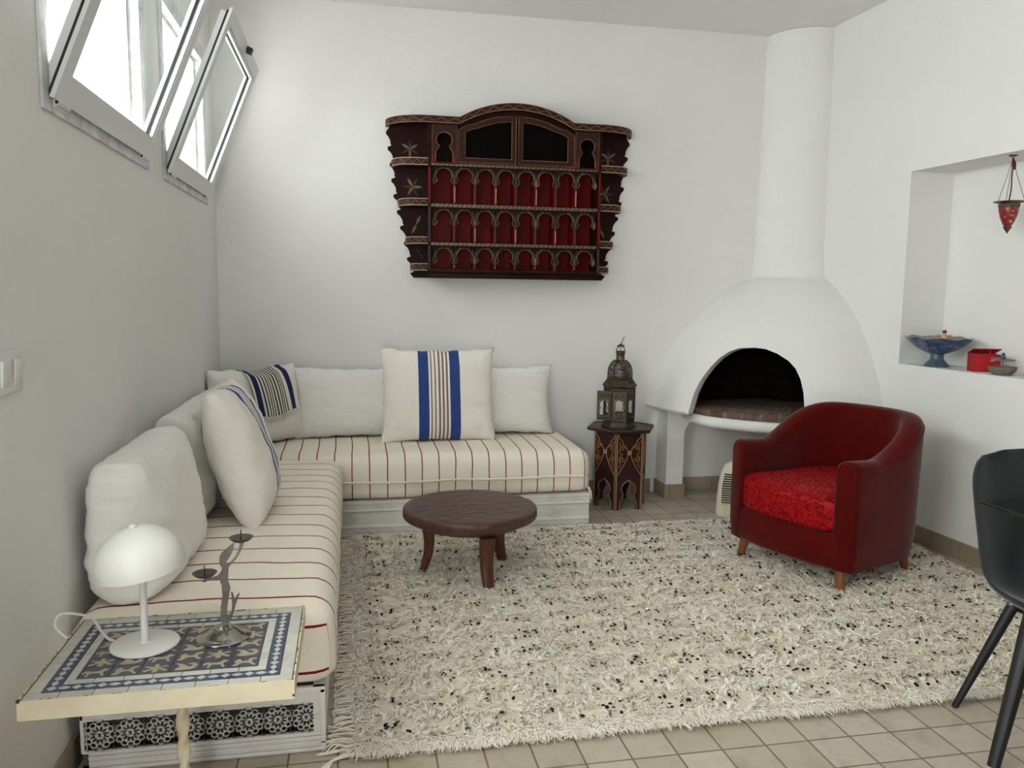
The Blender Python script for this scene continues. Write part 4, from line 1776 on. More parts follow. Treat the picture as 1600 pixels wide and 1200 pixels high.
# dense shag along the two long edges and the short ends
for (a, b, y) in ((RX0, RX1, RY0 + 0.012), (RX0, RX1, RY1 - 0.012)):
    n = 900
    roots.append(np.stack([rnd.uniform(a, b, n), y + rnd.normal(0, 0.010, n)], 1))
n = 260
roots.append(np.stack([RX0 + 0.03 + rnd.normal(0, 0.018, n), rnd.uniform(RY0, RY1, n)], 1))
R_ = np.concatenate(roots)
R_[:, 0] = np.clip(R_[:, 0], RX0 + 0.003, RX1 - 0.003)
R_[:, 1] = np.clip(R_[:, 1], RY0 + 0.003, RY1 - 0.003)
NT = len(R_)
NS = 13
base = np.repeat(R_, NS, 0) + rnd.normal(0, 0.0035, (NT * NS, 2))
ang0 = np.repeat(1.9 * np.sin(R_[:, 0] * 5.1 + 1.3 * np.sin(R_[:, 1] * 6)) + rnd.normal(0, 1.0, NT) - PI / 2, NS) + rnd.normal(0, 0.38, NT * NS)
near = np.repeat(np.abs(R_[:, 1] - RY0) < 0.035, NS)
ang0[near] = -PI / 2 + rnd.normal(0, 0.75, near.sum())
ln_ = rnd.uniform(0.022, 0.052, NT * NS)
ln_[near] = rnd.uniform(0.02, 0.065, near.sum())
rise = rnd.uniform(0.004, 0.019, NT * NS)
cur = rnd.normal(0, 0.6, NT * NS)
N = NT * NS
P = np.zeros((N, 4, 3))
prog = np.array([0, 0.3, 0.66, 1.0])
hz = np.array([0.0, 0.8, 1.0, 0.45])
for k in range(4):
    a = ang0 + cur * prog[k]
    P[:, k, 0] = base[:, 0] + np.cos(a) * ln_ * prog[k]
    P[:, k, 1] = base[:, 1] + np.sin(a) * ln_ * prog[k]
    P[:, k, 2] = 0.009 + rise * hz[k]
wid = np.array([0.0018, 0.0021, 0.0016, 0.0005])
side = np.stack([-np.sin(ang0), np.cos(ang0), rnd.normal(0, 0.3, N)], 1)
side /= np.linalg.norm(side, axis=1)[:, None]
V = np.zeros((N, 4, 2, 3))
V[:, :, 0] = P + side[:, None, :] * wid[None, :, None]
V[:, :, 1] = P - side[:, None, :] * wid[None, :, None]
V = V.reshape(-1, 3)
V[:, 2] = np.maximum(V[:, 2], 0.002)
i0 = (np.arange(N) * 8)[:, None]
F = np.concatenate([i0 + np.array([[0, 1, 3, 2]]), i0 + np.array([[2, 3, 5, 4]]), i0 + np.array([[4, 5, 7, 6]])], 0)
po = np_mesh('pile', V, F, [M_wool], rug)
po['kind'] = 'stuff'
# flat yarn dashes woven between the rows
cv, cf = [], []
for j in range(int((RY1 - RY0) / PY)):
    for i in range(int((RX1 - RX0) / PX)):
        for q in range(2):
            x = RX0 + 0.02 + (i + 0.3 + 0.4 * q) * PX + rnd.normal(0, 0.01)
            y0 = RY0 + 0.02 + j * PY + 0.035
            cv.append((x, y0 + 0.045, 0.011, rnd.uniform(0.03, 0.05), rnd.normal(0, 0.1)))
yd = MB()
for x, y, z, l, a in cv:
    yd.tube([(x - math.sin(a) * l, y - math.cos(a) * l, z - 0.003), (x, y, z + 0.003), (x + math.sin(a) * l, y + math.cos(a) * l, z - 0.003)], 0.004, 5)
yo = yd.build('yarn_dashes', M_wool, rug)
yo['kind'] = 'stuff'
# sequins
sq = []
for j in range(int((RY1 - RY0) / PY) + 1):
    for i in range(int((RX1 - RX0) / PX) + 1):
        for q in range(rnd.integers(10, 18)):
            x = RX0 + 0.02 + i * PX + 0.050 + rnd.integers(0, 4) * 0.030 + rnd.normal(0, 0.006)
            y = RY0 + 0.02 + j * PY + 0.048 + rnd.integers(0, 3) * 0.029 + rnd.normal(0, 0.006)
            if RX0 + 0.03 < x < RX1 - 0.02 and RY0 + 0.03 < y < RY1 - 0.02:
                sq.append((x, y))
sq = np.array(sq)
n = len(sq)
tl = np.abs(rnd.normal(0.35, 0.3, n))
az = rnd.uniform(0, 2 * PI, n)
nrm_ = np.stack([np.sin(tl) * np.cos(az), np.sin(tl) * np.sin(az), np.cos(tl)], 1)
e1 = np.cross(nrm_, np.array([0.3, 1, 0.2]))
e1 /= np.linalg.norm(e1, axis=1)[:, None]
e2 = np.cross(nrm_, e1)
cen = np.concatenate([sq, rnd.uniform(0.020, 0.030, (n, 1))], 1)
r_ = rnd.uniform(0.0054, 0.0076, n)
rings = [cen[:, None, :] + (e1[:, None, :] * np.cos(2 * PI * np.arange(8) / 8)[None, :, None] + e2[:, None, :] * np.sin(2 * PI * np.arange(8) / 8)[None, :, None]) * r_[:, None, None]]
V = np.concatenate([rings[0], (cen - nrm_ * 0.0012)[:, None, :]], 1).reshape(-1, 3)
i0 = (np.arange(n) * 9)[:, None]
F = np.concatenate([i0 + np.array([[k, (k + 1) % 8, 8]]) for k in range(8)], 0)
bright = (rnd.random(n) < np.where(sq[:, 0] < 0.9, 0.42, 0.12)).astype(int)  # bright share raised at the left to stand in for window glints
mi = np.concatenate([1 - bright] * 8)
so = np_mesh('sequins', V, F, [M_sequin, M_sequin_dark], rug, mi, False)
so['kind'] = 'stuff'
# knotted fringe along the end by the bench
fg = MB()
random.seed(21)
for k in range(96):
    y = RY0 + 0.02 + (RY1 - RY0 - 0.06) * k / 95 + random.uniform(-0.006, 0.006)
    for q in range(3):
        L = random.uniform(0.055, 0.10)
        if y < 2.5:
            L *= 1.25
        dy = random.uniform(-0.035, 0.035)
        x = RX0 + 0.004
        z = 0.006 + 0.003 * q
        xe = max(x - L, BX + 0.018) if y > 2.42 else x - L
        fg.tube(smooth_poly([(x, y, z), (x - L * 0.3, y + dy * 0.4, z + random.uniform(0, 0.008)), (x - L * 0.7, y + dy * random.uniform(-0.6, 1.2), z + random.uniform(-0.002, 0.004)), (max(xe, x - L), y + dy, 0.005)], 3, False), [0.0026] * 9 + [0.0016], 5)
for k in range(5):
    fg.tube(smooth_poly([(RX0 + 0.01, RY0 + 0.005, 0.006), (RX0 - 0.03 - 0.01 * k, RY0 - 0.006 - 0.008 * k, 0.012), (RX0 - 0.07, RY0 - 0.03 - 0.006 * k, 0.006), (RX0 - 0.10 - 0.006 * k, RY0 - 0.065 - 0.01 * k, 0.005)], 4, False), 0.003, 5)
fo = fg.build('fringe', M_wool, rug)
fo['kind'] = 'stuff'

# ------------------------------------------------------------------ round coffee table
RUGZ = 0.012
ct = thing('coffee_table', 'low round dark wood coffee table with gouged top and three legs on the rug', 'coffee table', (0.569, 3.855, RUGZ))
m_ = MB()
prof = [(0.0, 0.225), (0.20, 0.226), (0.245, 0.238), (0.306, 0.272), (0.316, 0.276), (0.3205, 0.283), (0.3205, 0.314), (0.316, 0.322), (0.309, 0.3255), (0.0, 0.3255)]
rings = []
seg = 120
fr0 = [(0.30 * (i + 1) / 24, 0.3255) for i in range(23, -1, -1)]
prof = prof[:-1] + fr0[1:] + [(0.0005, 0.3255)]
prof = [(r * 1.03, z + 0.008) for r, z in prof]
for r, z in prof:
    rr = []
    for k in range(seg):
        a = 2 * PI * k / seg
        q = max(r, 0.0006)
        w = 1 + 0.006 * noise.noise((math.cos(a) * 3, math.sin(a) * 3, z * 9))
        dz = 0.0
        if z > 0.328 and r < 0.318:
            dz = 0.0042 * abs(noise.noise((q * math.cos(a) * 16, q * math.sin(a) * 30, 3.0))) - 0.001
        if z < 0.28 and r > 0.2:
            w += 0.012 * noise.noise((math.cos(a) * 8, math.sin(a) * 8, 5.0))
        # a chip out of the rim
        da = abs((a - math.radians(22) + PI) % (2 * PI) - PI)
        if r > 0.30 and z > 0.30 and da < 0.07:
            w -= 0.028 * (1 - da / 0.07)
        rr.append((q * w * math.cos(a), q * w * math.sin(a), z + dz))
    rings.append(rr)
m_.loft(rings)
m_.build('table_top', M_gouge, ct, ang=40)
for fx, fy in ((-0.228, 0.035), (0.050, -0.262), (0.187, 0.140)):
    m_ = MB()
    a = math.atan2(fy, fx)
    rad = math.hypot(fx, fy)
    rg = []
    for i in range(13):
        t = i / 12
        z = 0.0 + 0.245 * t
        ro = rad - 0.03 + 0.036 * (1 - t) ** 2.2 - 0.012 * math.sin(PI * t) + (0.012 * t)
        wdt = 0.050 + 0.022 * t
        dpt = 0.040 + 0.02 * t
        ring = []
        for k in range(16):
            b = 2 * PI * k / 16
            px = ro + dpt / 2 * math.copysign(abs(math.cos(b)) ** 0.5, math.cos(b))
            py = wdt / 2 * math.copysign(abs(math.sin(b)) ** 0.5, math.sin(b))
            ring.append((px * math.cos(a) - py * math.sin(a), px * math.sin(a) + py * math.cos(a), z))
        rg.append(ring)
    m_.loft(rg)
    m_.build('leg', M_tableleg, ct, ang=40)

# ------------------------------------------------------------------ six-sided painted side table
HR, HZ = 0.182, 0.505
hx = thing('hexagonal_side_table', 'small six-sided dark painted table with keyhole arches holding the metal lantern', 'side table', (1.738, 5.012, 0))
A0 = math.radians(-56.5)


def hexv(r, k, z):
    a = A0 + k * PI / 3 - PI / 3
    return Vector((r * math.cos(a), r * math.sin(a), z))


m_ = MB()
m_.loft([[tuple(hexv(r, k, z)) for k in range(6)] for r, z in ((0.185, HZ - 0.004), (0.226, HZ), (0.236, HZ + 0.008), (0.236, HZ + 0.017), (0.230, HZ + 0.024), (0.218, HZ + 0.026), (0.216, HZ + 0.023))])
for k in range(6):
    a, b = hexv(0.196, k, HZ + 0.0235), hexv(0.196, k + 1, HZ + 0.0235)
    m_.tube([a, b], 0.0015, 5, 1)
m_.build('table_top', [M_hexwood, M_hexpanel], hx, ang=25)
for k in range(6):
    a, b = hexv(HR, k, 0), hexv(HR, k + 1, 0)
    t = (b - a).normalized()
    nn = Vector((t.y, -t.x, 0))
    Wd = (b - a).length
    mid = (a + b) / 2

    def pf(u, z, o):
        return tuple(mid + t * u + nn * o + Vector((0, 0, z)))
    p = MB()
    hw = Wd / 2
    ar = []
    r = 0.046
    cz0 = 0.138
    for i in range(19):
        an = math.radians(222 - 264 * i / 18)
        ar.append((r * math.cos(an), cz0 + r * math.sin(an)))
    # pointed crown
    ar = [(x, z + (0.010 * max(0, 1 - abs(x) / 0.02) if z > cz0 else 0)) for x, z in ar]
    foot = [(-0.058, 0.0), (-0.056, 0.045), (-0.050, 0.065), (-0.042, 0.075), (-0.036, 0.098)]
    inner_ = foot + ar + [(-x, z) for x, z in foot[::-1]]
    p.plate([(-hw, 0.0)] + inner_ + [(hw, 0.0), (hw, HZ), (-hw, HZ)], [], lambda u, z, q: pf(u, z, -0.012 * q), 0)
    p.tube([pf(u, z, 0.0006) for u, z in [(x * 1.06, z + (0.003 if z > cz0 else 0)) for x, z in inner_]], 0.0024, 5, 1)
    if k in (0, 1, 2, 5):
        for e in (-1, 1):
            p.tube([pf(e * (hw - 0.006), 0.0, 0.0006), pf(e * (hw - 0.006), HZ - 0.002, 0.0006)], 0.0036, 5, 1)
            # the two crossing ogee lines
            og = smooth_poly([(e * 0.078, 0.50), (e * 0.070, 0.47), (e * 0.052, 0.455), (e * 0.044, 0.43), (e * 0.026, 0.415), (e * 0.012, 0.39), (-e * 0.006, 0.375), (-e * 0.014, 0.345), (-e * 0.030, 0.31), (-e * 0.050, 0.275), (-e * 0.066, 0.25), (-e * 0.078, 0.232)], 4, False)
            p.tube([pf(u, z, 0.0006) for u, z in og], 0.0026, 5, 1)
            # ochre scrolls at the sides
            for sgn, zc0 in ((1, 0.405), (-1, 0.335)):
                sp = []
                for j in range(20):
                    an = j * 0.42
                    rr = 0.019 * (1 - j / 24)
                    sp.append((e * (0.052 - rr * math.cos(an)), zc0 + sgn * rr * math.sin(an)))
                p.tube([pf(u, z, 0.0006) for u, z in sp], 0.0030, 5, 2)
            p.tube([pf(u, z, 0.0006) for u, z in smooth_poly([(e * 0.074, 0.45), (e * 0.062, 0.42), (e * 0.07, 0.38), (e * 0.05, 0.365), (e * 0.072, 0.34), (e * 0.06, 0.30), (e * 0.072, 0.275)], 4, False)], 0.0028, 5, 2)
            # relief scrolls in the top and bottom fields
            p.tube([pf(u, z, 0.0004) for u, z in smooth_poly([(0, 0.425), (e * 0.014, 0.445), (e * 0.022, 0.465), (e * 0.008, 0.478), (e * 0.002, 0.465)], 4, False)], 0.002, 5, 3)
            p.tube([pf(u, z, 0.0004) for u, z in smooth_poly([(e * 0.002, 0.275), (e * 0.022, 0.262), (e * 0.04, 0.24), (e * 0.03, 0.222), (e * 0.014, 0.228), (e * 0.02, 0.242)], 4, False)], 0.0024, 5, 3)
        for j in range(4):
            an = PI / 4 + j * PI / 2
            cxk, czk = 0.0085 * math.cos(an), 0.375 + 0.0085 * math.sin(an)
            p.tube([pf(cxk + 0.0065 * math.cos(w), czk + 0.0065 * math.sin(w), 0.0008) for w in [2 * PI * i / 12 for i in range(12)]], 0.0020, 5, 4, True)
    p.build('arched_panel', [M_hexpanel if k != 2 else M_hexwood, M_line, M_ochre, M_grey_paint, M_palegold], hx, ang=30)

# ------------------------------------------------------------------ metal lantern
LZ = HZ + 0.0245
lan = thing('metal_lantern', 'tall pierced metal lantern with glass sides and open door on the six-sided table', 'lantern', (1.713, 4.985, LZ), math.radians(-19))


def hexring(r, z, n=6, a0=-PI / 2 - PI / 6):
    return [(r * math.cos(a0 + k * 2 * PI / n), r * math.sin(a0 + k * 2 * PI / n), z) for k in range(n)]


m_ = MB()
m_.loft([hexring(r, z) for r, z in ((0.112, 0.0), (0.112, 0.006), (0.106, 0.010), (0.096, 0.034), (0.100, 0.040), (0.100, 0.046), (0.02, 0.046))])
m_.build('foot', [M_pierced if False else M_darkmetal], lan, ang=20)
m_ = MB()
for k in range(6):
    v = hexring(0.098, 0)[k]
    m_.tube([(v[0], v[1], 0.045), (v[0], v[1], 0.245)], 0.0055, 6, 0)
m_.loft([hexring(r, z) for r, z in ((0.1, 0.238), (0.104, 0.244), (0.104, 0.252), (0.098, 0.258), (0.05, 0.258))])
m_.build('frame', M_darkmetal, lan, ang=25)
for k in range(6):
    v0, v1 = Vector(hexring(0.097, 0)[k]), Vector(hexring(0.097, 0)[(k + 1) % 6])
    t = (v1 - v0).normalized()
    nn = Vector((t.y, -t.x, 0))
    mid = (v0 + v1) / 2
    if nn.dot(mid) < 0:
        nn = -nn
    hinge = None
    if k == 5:   # this side swings open
        rot = Matrix.Rotation(math.radians(58), 3, 'Z')
    hw = (v1 - v0).length / 2 - 0.004

    def pf(u, z, o, k=k, t=t, nn=nn, mid=mid, v0=v0, v1=v1):
        p = mid + t * u + nn * o + Vector((0, 0, z))
        if k == 5:
            q = Vector((v1.x, v1.y, 0))
            d = p - q
            d = rot @ Vector((d.x, d.y, 0)) + Vector((0, 0, d.z))
            p = q + d
        return tuple(p)
    s = MB()
    kh = [(-0.025, 0.085), (-0.025, 0.120), (-0.018, 0.131), (-0.026, 0.138)] + [(0.026 * math.cos(a), 0.148 + 0.029 * math.sin(a)) for a in [PI - 0.25 - (PI - 0.5) * i / 10 for i in range(11)]] + [(0.026, 0.138), (0.018, 0.131), (0.025, 0.120), (0.025, 0.085)]
    wn = [(-0.034, 0.082), (0.034, 0.082), (0.034, 0.186), (-0.034, 0.186)]
    s.plate([(-hw, 0.048), (hw, 0.048), (hw, 0.240), (-hw, 0.240)], [wn], lambda u, z, q: pf(u, z, -0.002 + 0.003 * q), 0)
    s.tube([pf(u, z, 0.001) for u, z in wn], 0.002, 5, 1, True)
    s.plate([(-0.034, 0.082), (-0.034, 0.186), (0.034, 0.186), (0.034, 0.082)][::-1], [kh[::-1]], lambda u, z, q: pf(u, z, -0.0015 + 0.001 * q), 2)
    for j in (-1, 0, 1):
        s.sphere(pf(j * 0.022, 0.064, 0.001), 0.007, 8, 1)
        s.sphere(pf(j * 0.022, 0.212, 0.001), 0.009, 8, 1)
    so_ = s.build('door' if k == 5 else 'side_panel', [M_darkmetal, M_brass, M_brass], lan, ang=30)
    g = MB()
    g.plate(wn, [], lambda u, z, q: pf(u, z, -0.0045 + 0.001 * q))
    g.build('pane', M_glass, so_, smooth=False)
m_ = MB()
m_.sphere((0.0, -0.03, 0.085), 0.02, 10, 0, (1, 1, 0.6))
m_.lathe([(0.022, 0.046), (0.022, 0.075), (0.004, 0.078)], 14, (0, -0.02, 0))
m_.build('candle_cup', M_brass, lan)
m_ = MB()
m_.loft([hexring(r, z) for r, z in ((0.104, 0.258), (0.109, 0.266), (0.109, 0.276), (0.090, 0.302), (0.078, 0.318), (0.074, 0.322))], 0)
for r, z in ((0.109, 0.271), (0.080, 0.318)):
    m_.tube(hexring(r + 0.001, z), 0.004, 6, 0, True)
for j in range(30):
    a = 2 * PI * j / 30
    m_.tube([(0.098 * math.cos(a) * 0.93, 0.098 * math.sin(a) * 0.93, 0.285), (0.080 * math.cos(a), 0.080 * math.sin(a), 0.308)], 0.003, 5, 1)
m_.build('shoulder', [M_darkmetal, M_brass], lan, ang=25)
m_ = MB()
prof = [(0.076, 0.322), (0.077, 0.345), (0.075, 0.37), (0.068, 0.395), (0.056, 0.416), (0.040, 0.430), (0.030, 0.434)]
m_.loft([[(r * math.cos(2 * PI * k / 36), r * math.sin(2 * PI * k / 36), z) for k in range(36)] for r, z in prof], cap=False)
dome = m_.build('pierced_dome', M_pierced, lan, ang=60)
m_ = MB()
for k in range(6):
    a = -PI / 2 - PI / 6 + k * PI / 3
    m_.tube([((r + 0.001) * math.cos(a), (r + 0.001) * math.sin(a), z) for r, z in prof], 0.004, 6)
m_.build('ribs', M_darkmetal, dome)
m_ = MB()
m_.lathe([(0.034, 0.430), (0.030, 0.436), (0.027, 0.440), (0.027, 0.472), (0.030, 0.476), (0.030, 0.490), (0.026, 0.494), (0.022, 0.494)], 20, cap=False)
m_.tube([(0.027 * math.cos(a), 0.0, 0.492 + 0.032 * math.sin(a)) for a in [PI * i / 12 for i in range(13)]], 0.003, 6)
m_.tube([(0.0, 0.027 * math.cos(a), 0.492 + 0.030 * math.sin(a)) for a in [PI * i / 12 for i in range(13)]], 0.003, 6)
m_.lathe([(0.001, 0.521), (0.024, 0.522), (0.027, 0.527), (0.018, 0.532), (0.006, 0.538), (0.001, 0.545)], 20)
m_.build('neck', M_brass, lan, ang=40)
m_ = MB()
m_.tube(smooth_poly([(0.004, 0, 0.54), (0.006, 0, 0.557), (0.016, 0, 0.575), (0.022, 0, 0.592), (0.018, 0, 0.575), (0.010, 0, 0.557)], 4, True), 0.0016, 6, 0, True)
m_.build('hanging_ring', M_steel_dark, lan)
# ------------------------------------------------------------------ tiled side table
TZ = 0.500
st = thing('tiled_side_table', 'small iron side table with blue animal tile mosaic top beside the left wall', 'side table', (-0.428, 2.057, 0))
TW, TD = 0.292, 0.2235
m_ = MB()
oo = rect(-TW, -TD, TW, TD)
m_.plate(oo, [rect(-TW + 0.004, -TD + 0.004, TW - 0.004, TD - 0.004)], lambda a, b, t: (a, b, TZ - 0.044 + 0.046 * t), 0)
m_.plate(rect(-TW + 0.003, -TD + 0.003, TW - 0.003, TD - 0.003), [], lambda a, b, t: (a, b, TZ - 0.016 + 0.004 * t), 0)
rim = m_.build('iron_rim', M_creamiron, st, ang=30)
m_ = MB()
random.seed(3)
for (p, q) in ((oo[0], oo[1]), (oo[1], oo[2]), (oo[2], oo[3]), (oo[3], oo[0])):
    n = 40
    for i in range(n):
        if random.random() < 0.4:
            a, b = i / n, (i + random.uniform(0.4, 1.0)) / n
            ins = 0.9935
            A = Vector((p[0] + (q[0] - p[0]) * a, p[1] + (q[1] - p[1]) * a, TZ + 0.0012)) * 1.0
            B = Vector((p[0] + (q[0] - p[0]) * b, p[1] + (q[1] - p[1]) * b, TZ + 0.0012)) * 1.0
            for V_ in (A, B):
                V_.x *= 0.991
                V_.y *= 0.988
            m_.tube([A, B], random.uniform(0.0008, 0.0018), 5)
m_.sphere((TW - 0.003, -TD + 0.002, TZ - 0.035), 0.004, 8)
m_.sphere((-TW + 0.003, -TD + 0.002, TZ + 0.001), 0.005, 8)
ru = m_.build('rust_chips', M_rust, rim)
ru['kind'] = 'stuff'
m_ = MB()
m_.box((-TW + 0.005, -TD + 0.005, TZ - 0.010), (TW - 0.005, TD - 0.005, TZ - 0.0012), 4)
fe = 0.006


def tile(x0, y0, x1, y1, mi, g=0.0008, h=0.0):
    m_.box((x0 + g, y0 + g, TZ - 0.003), (x1 - g, y1 - g, TZ + h), mi, 0.0006, 1)


def border(i0, i1, mi, pitch):
    ax, ay = TW - fe, TD - fe
    n = int(round((2 * (ax - i0)) / pitch))
    for s in (-1, 1):
        for k in range(n):
            xa, xb = -ax + i0 + (2 * ax - 2 * i0) * k / n, -ax + i0 + (2 * ax - 2 * i0) * (k + 1) / n
            ya, yb = (-ay + i0, -ay + i1) if s < 0 else (ay - i1, ay - i0)
            tile(xa, ya, xb, yb, mi)
    n = int(round((2 * (ay - i1)) / pitch))
    for s in (-1, 1):
        for k in range(n):
            ya, yb = -ay + i1 + (2 * ay - 2 * i1) * k / n, -ay + i1 + (2 * ay - 2 * i1) * (k + 1) / n
            xa, xb = (-ax + i0, -ax + i1) if s < 0 else (ax - i1, ax - i0)
            tile(xa, ya, xb, yb, mi)


border(0.0, 0.030, 0, 0.075)
border(0.030, 0.064, 1, 0.145)
border(0.064, 0.085, 0, 0.062)


def diamond(cx, cy, a, b, rot):
    pts = [(a, 0), (a * 0.25, b), (0, b * 1.05), (-a * 0.25, b), (-a, 0), (-a * 0.25, -b), (0, -b * 1.05), (a * 0.25, -b)] if a > b * 1.4 else [(a, 0), (0, b), (-a, 0), (0, -b)]
    if rot:
        pts = [(-y, x) for x, y in pts]
    m_.plate([(cx + p[0], cy + p[1]) for p in pts], [], lambda x, y, t: (x, y, TZ - 0.0005 + 0.0012 * t), 0)


ax, ay = TW - fe - 0.047, TD - fe - 0.047
n = 18
for s in (-1, 1):
    for k in range(n + 1):
        x = -ax + 2 * ax * k / n
        diamond(x, s * ay, 0.0135 if k % 2 else 0.0105, 0.0065 if k % 2 else 0.0105, False)
n = 14
for s in (-1, 1):
    for k in range(1, n):
        y = -ay + 2 * ay * k / n
        diamond(s * ax, y, 0.0125 if k % 2 else 0.0105, 0.0065 if k % 2 else 0.0105, True)
FIG = [
    [(-.4, -.15), (-.44, .08), (-.3, .2), (-.1, .13), (.15, .18), (.25, .4), (.36, .32), (.46, .28), (.36, .15), (.28, 0), (.36, -.32), (.26, -.34), (.18, -.1), (-.12, -.08), (-.18, -.34), (-.28, -.34), (-.25, -.05), (-.33, .0)],
    [(-.36, -.32), (.2, -.34), (.4, -.1), (.38, .2), (.2, .36), (.02, .24), (.18, .2), (.24, .02), (.1, -.08), (-.1, .22), (-.42, .36), (-.22, .06)],
    [(-.1, -.38), (.1, -.38), (.1, -.12), (.34, -.3), (.42, -.2), (.16, .05), (.4, .16), (.36, .27), (.09, .16), (.07, .4), (-.07, .4), (-.09, .16), (-.36, .27), (-.4, .16), (-.16, .05), (-.42, -.2), (-.34, -.3), (-.1, -.12)],
    [(-.44, -.32), (-.3, -.1), (-.38, .1), (-.2, .34), (-.08, .1), (.1, .12), (.2, .36), (.4, .4), (.42, .26), (.28, .18), (.3, -.1), (.44, -.34), (.3, -.34), (.15, -.1), (-.1, -.12), (-.25, -.36)],
]
fx0, fx1 = -TW + fe + 0.085, TW - fe - 0.085
fy0, fy1 = -TD + fe + 0.085, TD - fe - 0.085
for i in range(6):
    for j in range(5):
        xa, xb = fx0 + (fx1 - fx0) * i / 6, fx0 + (fx1 - fx0) * (i + 1) / 6
        ya, yb = fy0 + (fy1 - fy0) * j / 5, fy0 + (fy1 - fy0) * (j + 1) / 5
        tile(xa, ya, xb, yb, 2)
        f = FIG[(i * 3 + j * 2 + (1 if j > 2 else 0)) % 4]
        cx, cy = (xa + xb) / 2, (ya + yb) / 2
        pts = [(cx + p[0] * (xb - xa) * 0.95, cy + p[1] * (yb - ya) * 0.95) for p in smooth_poly([(q[0], q[1], 0) for q in f], 3)]
        m_.plate(pts, [], lambda x, y, t: (x, y, TZ - 0.0005 + 0.0010 * t), 3)
m_.build('mosaic_top', [M_offtile, M_bluetile, M_slatetile, M_beigetile, M_rust], st, ang=30)
m_ = MB()
rings = []
for i in range(60):
    z = 0.03 + (TZ - 0.044 - 0.03) * i / 59
    ring = []
    for k in range(20):
        a = 2 * PI * k / 20
        r = 0.0140 + 0.0034 * math.cos(2 * (a - z * 42))
        ring.append((r * math.cos(a), r * math.sin(a), z))
    rings.append(ring)
m_.loft(rings)
m_.build('twisted_column', M_creamiron, st, ang=60)
m_ = MB()
m_.lathe([(0.0, 0.0), (0.15, 0.0), (0.152, 0.006), (0.14, 0.014), (0.03, 0.03), (0.0, 0.032)], 32)
m_.build('base', M_creamiron, st)

# ------------------------------------------------------------------ table lamp
LB = (-0.517, 2.088, TZ + 0.0012)
la = thing('table_lamp', 'matt white mushroom table lamp on the tiled table', 'table lamp', LB)
m_ = MB()
m_.lathe([(0.0, 0.0), (0.079, 0.0), (0.0815, 0.002), (0.0815, 0.006), (0.079, 0.008), (0.013, 0.009), (0.011, 0.012), (0.0, 0.012)], 56)
m_.build('base', M_lamp, la)
m_ = MB()
m_.lathe([(0.009, 0.008), (0.009, 0.25), (0.001, 0.25)], 20)
m_.build('stem', M_lamp, la)
m_ = MB()
prof = [(0.107 * math.cos(a), 0.096 * math.sin(a)) for a in [PI / 2 * i / 18 for i in range(19)]]
prof = [(r, z) for r, z in prof]
inn = [(0.1045 * math.cos(a), 0.0935 * math.sin(a)) for a in [PI / 2 * i / 18 for i in range(19)]]
m_.M = Matrix.Translation((-0.004, 0, 0.212)) @ Matrix.Rotation(math.radians(-7.5), 4, 'Y') @ Matrix.Rotation(math.radians(3), 4, 'X')
m_.lathe([(0.1045, -0.012), (0.107, -0.012)] + prof, 56, cap=False)
m_.lathe([(0.1045, -0.012)] + inn, 56, cap=False)
sh = m_.build('lamp_shade', M_lamp, la)
k_ = MB()
k_.M = m_.M
k_.lathe([(0.0, 0.094), (0.008, 0.095), (0.0095, 0.099), (0.008, 0.103), (0.0, 0.1045)], 20)
k_.build('finial', M_lamp, sh)
m_ = MB()
m_.tube(smooth_poly([(-0.074, 0.020, 0.006), (-0.10, 0.045, 0.005), (-0.135, 0.10, 0.010), (-0.17, 0.165, 0.013), (-0.222, 0.205, 0.012), (-0.266, 0.215, 0.010), (-0.275, 0.200, -0.012), (-0.262, 0.192, -0.03), (-0.235, 0.195, -0.06)], 6, False), 0.0035, 8)
m_.build('cord', M_lamp, la)

# ------------------------------------------------------------------ candle holder
ch = thing('candle_holder', 'steel candle holder shaped as a tailed figure raising two spiked dishes, on the tiled table', 'candle holder', (-0.331, 2.108, TZ + 0.0012))


def cc_(u, v):
    return ((u - 378.6) * 0.000281, 0.171 + (420 - v) * 0.000281)


sil = [(358, 300), (365, 255), (385, 228), (420, 200), (455, 170), (490, 140), (487, 190), (470, 240), (445, 285), (418, 320), (416, 345), (436, 340), (470, 310), (500, 270), (525, 215), (543, 150), (575, 150), (560, 200), (535, 250), (505, 300), (470, 335), (440, 368), (435, 395), (430, 450), (428, 500), (440, 540), (448, 570), (440, 610), (430, 660), (420, 720), (412, 780), (410, 825), (422, 832), (440, 815), (455, 780), (457, 740), (458, 690), (452, 612), (463, 606), (475, 650), (480, 685), (495, 655), (519, 625), (528, 630), (505, 690), (490, 730), (475, 790), (455, 850), (435, 890), (410, 925), (385, 925), (362, 885), (355, 820), (360, 740), (370, 680), (378, 620), (372, 570), (372, 530), (362, 515), (360, 490), (372, 480), (340, 478), (300, 488), (250, 490), (235, 500), (210, 500), (205, 485), (230, 472), (290, 462), (335, 450), (360, 425), (378, 395), (380, 370), (365, 352), (360, 335)]
m_ = MB()
m_.plate([cc_(*p) for p in sil], [], lambda a, b, t: (a, -0.002 + 0.005 * t, b))
for i in range(5):
    for j in range(3):
        z = 0.118 - 0.010 * i
        x = 0.001 + 0.006 * j + 0.003 * (i % 2) - i * 0.0012
        m_.tube([(x - 0.003, -0.0022, z + 0.002), (x, -0.0024, z - 0.0015), (x + 0.003, -0.0022, z + 0.002)], 0.0007, 4, 0)
m_.sphere((0.002, -0.002, 0.207), 0.0012, 6)
m_.build('figure', M_steel_dark, ch, ang=40)
m_ = MB()
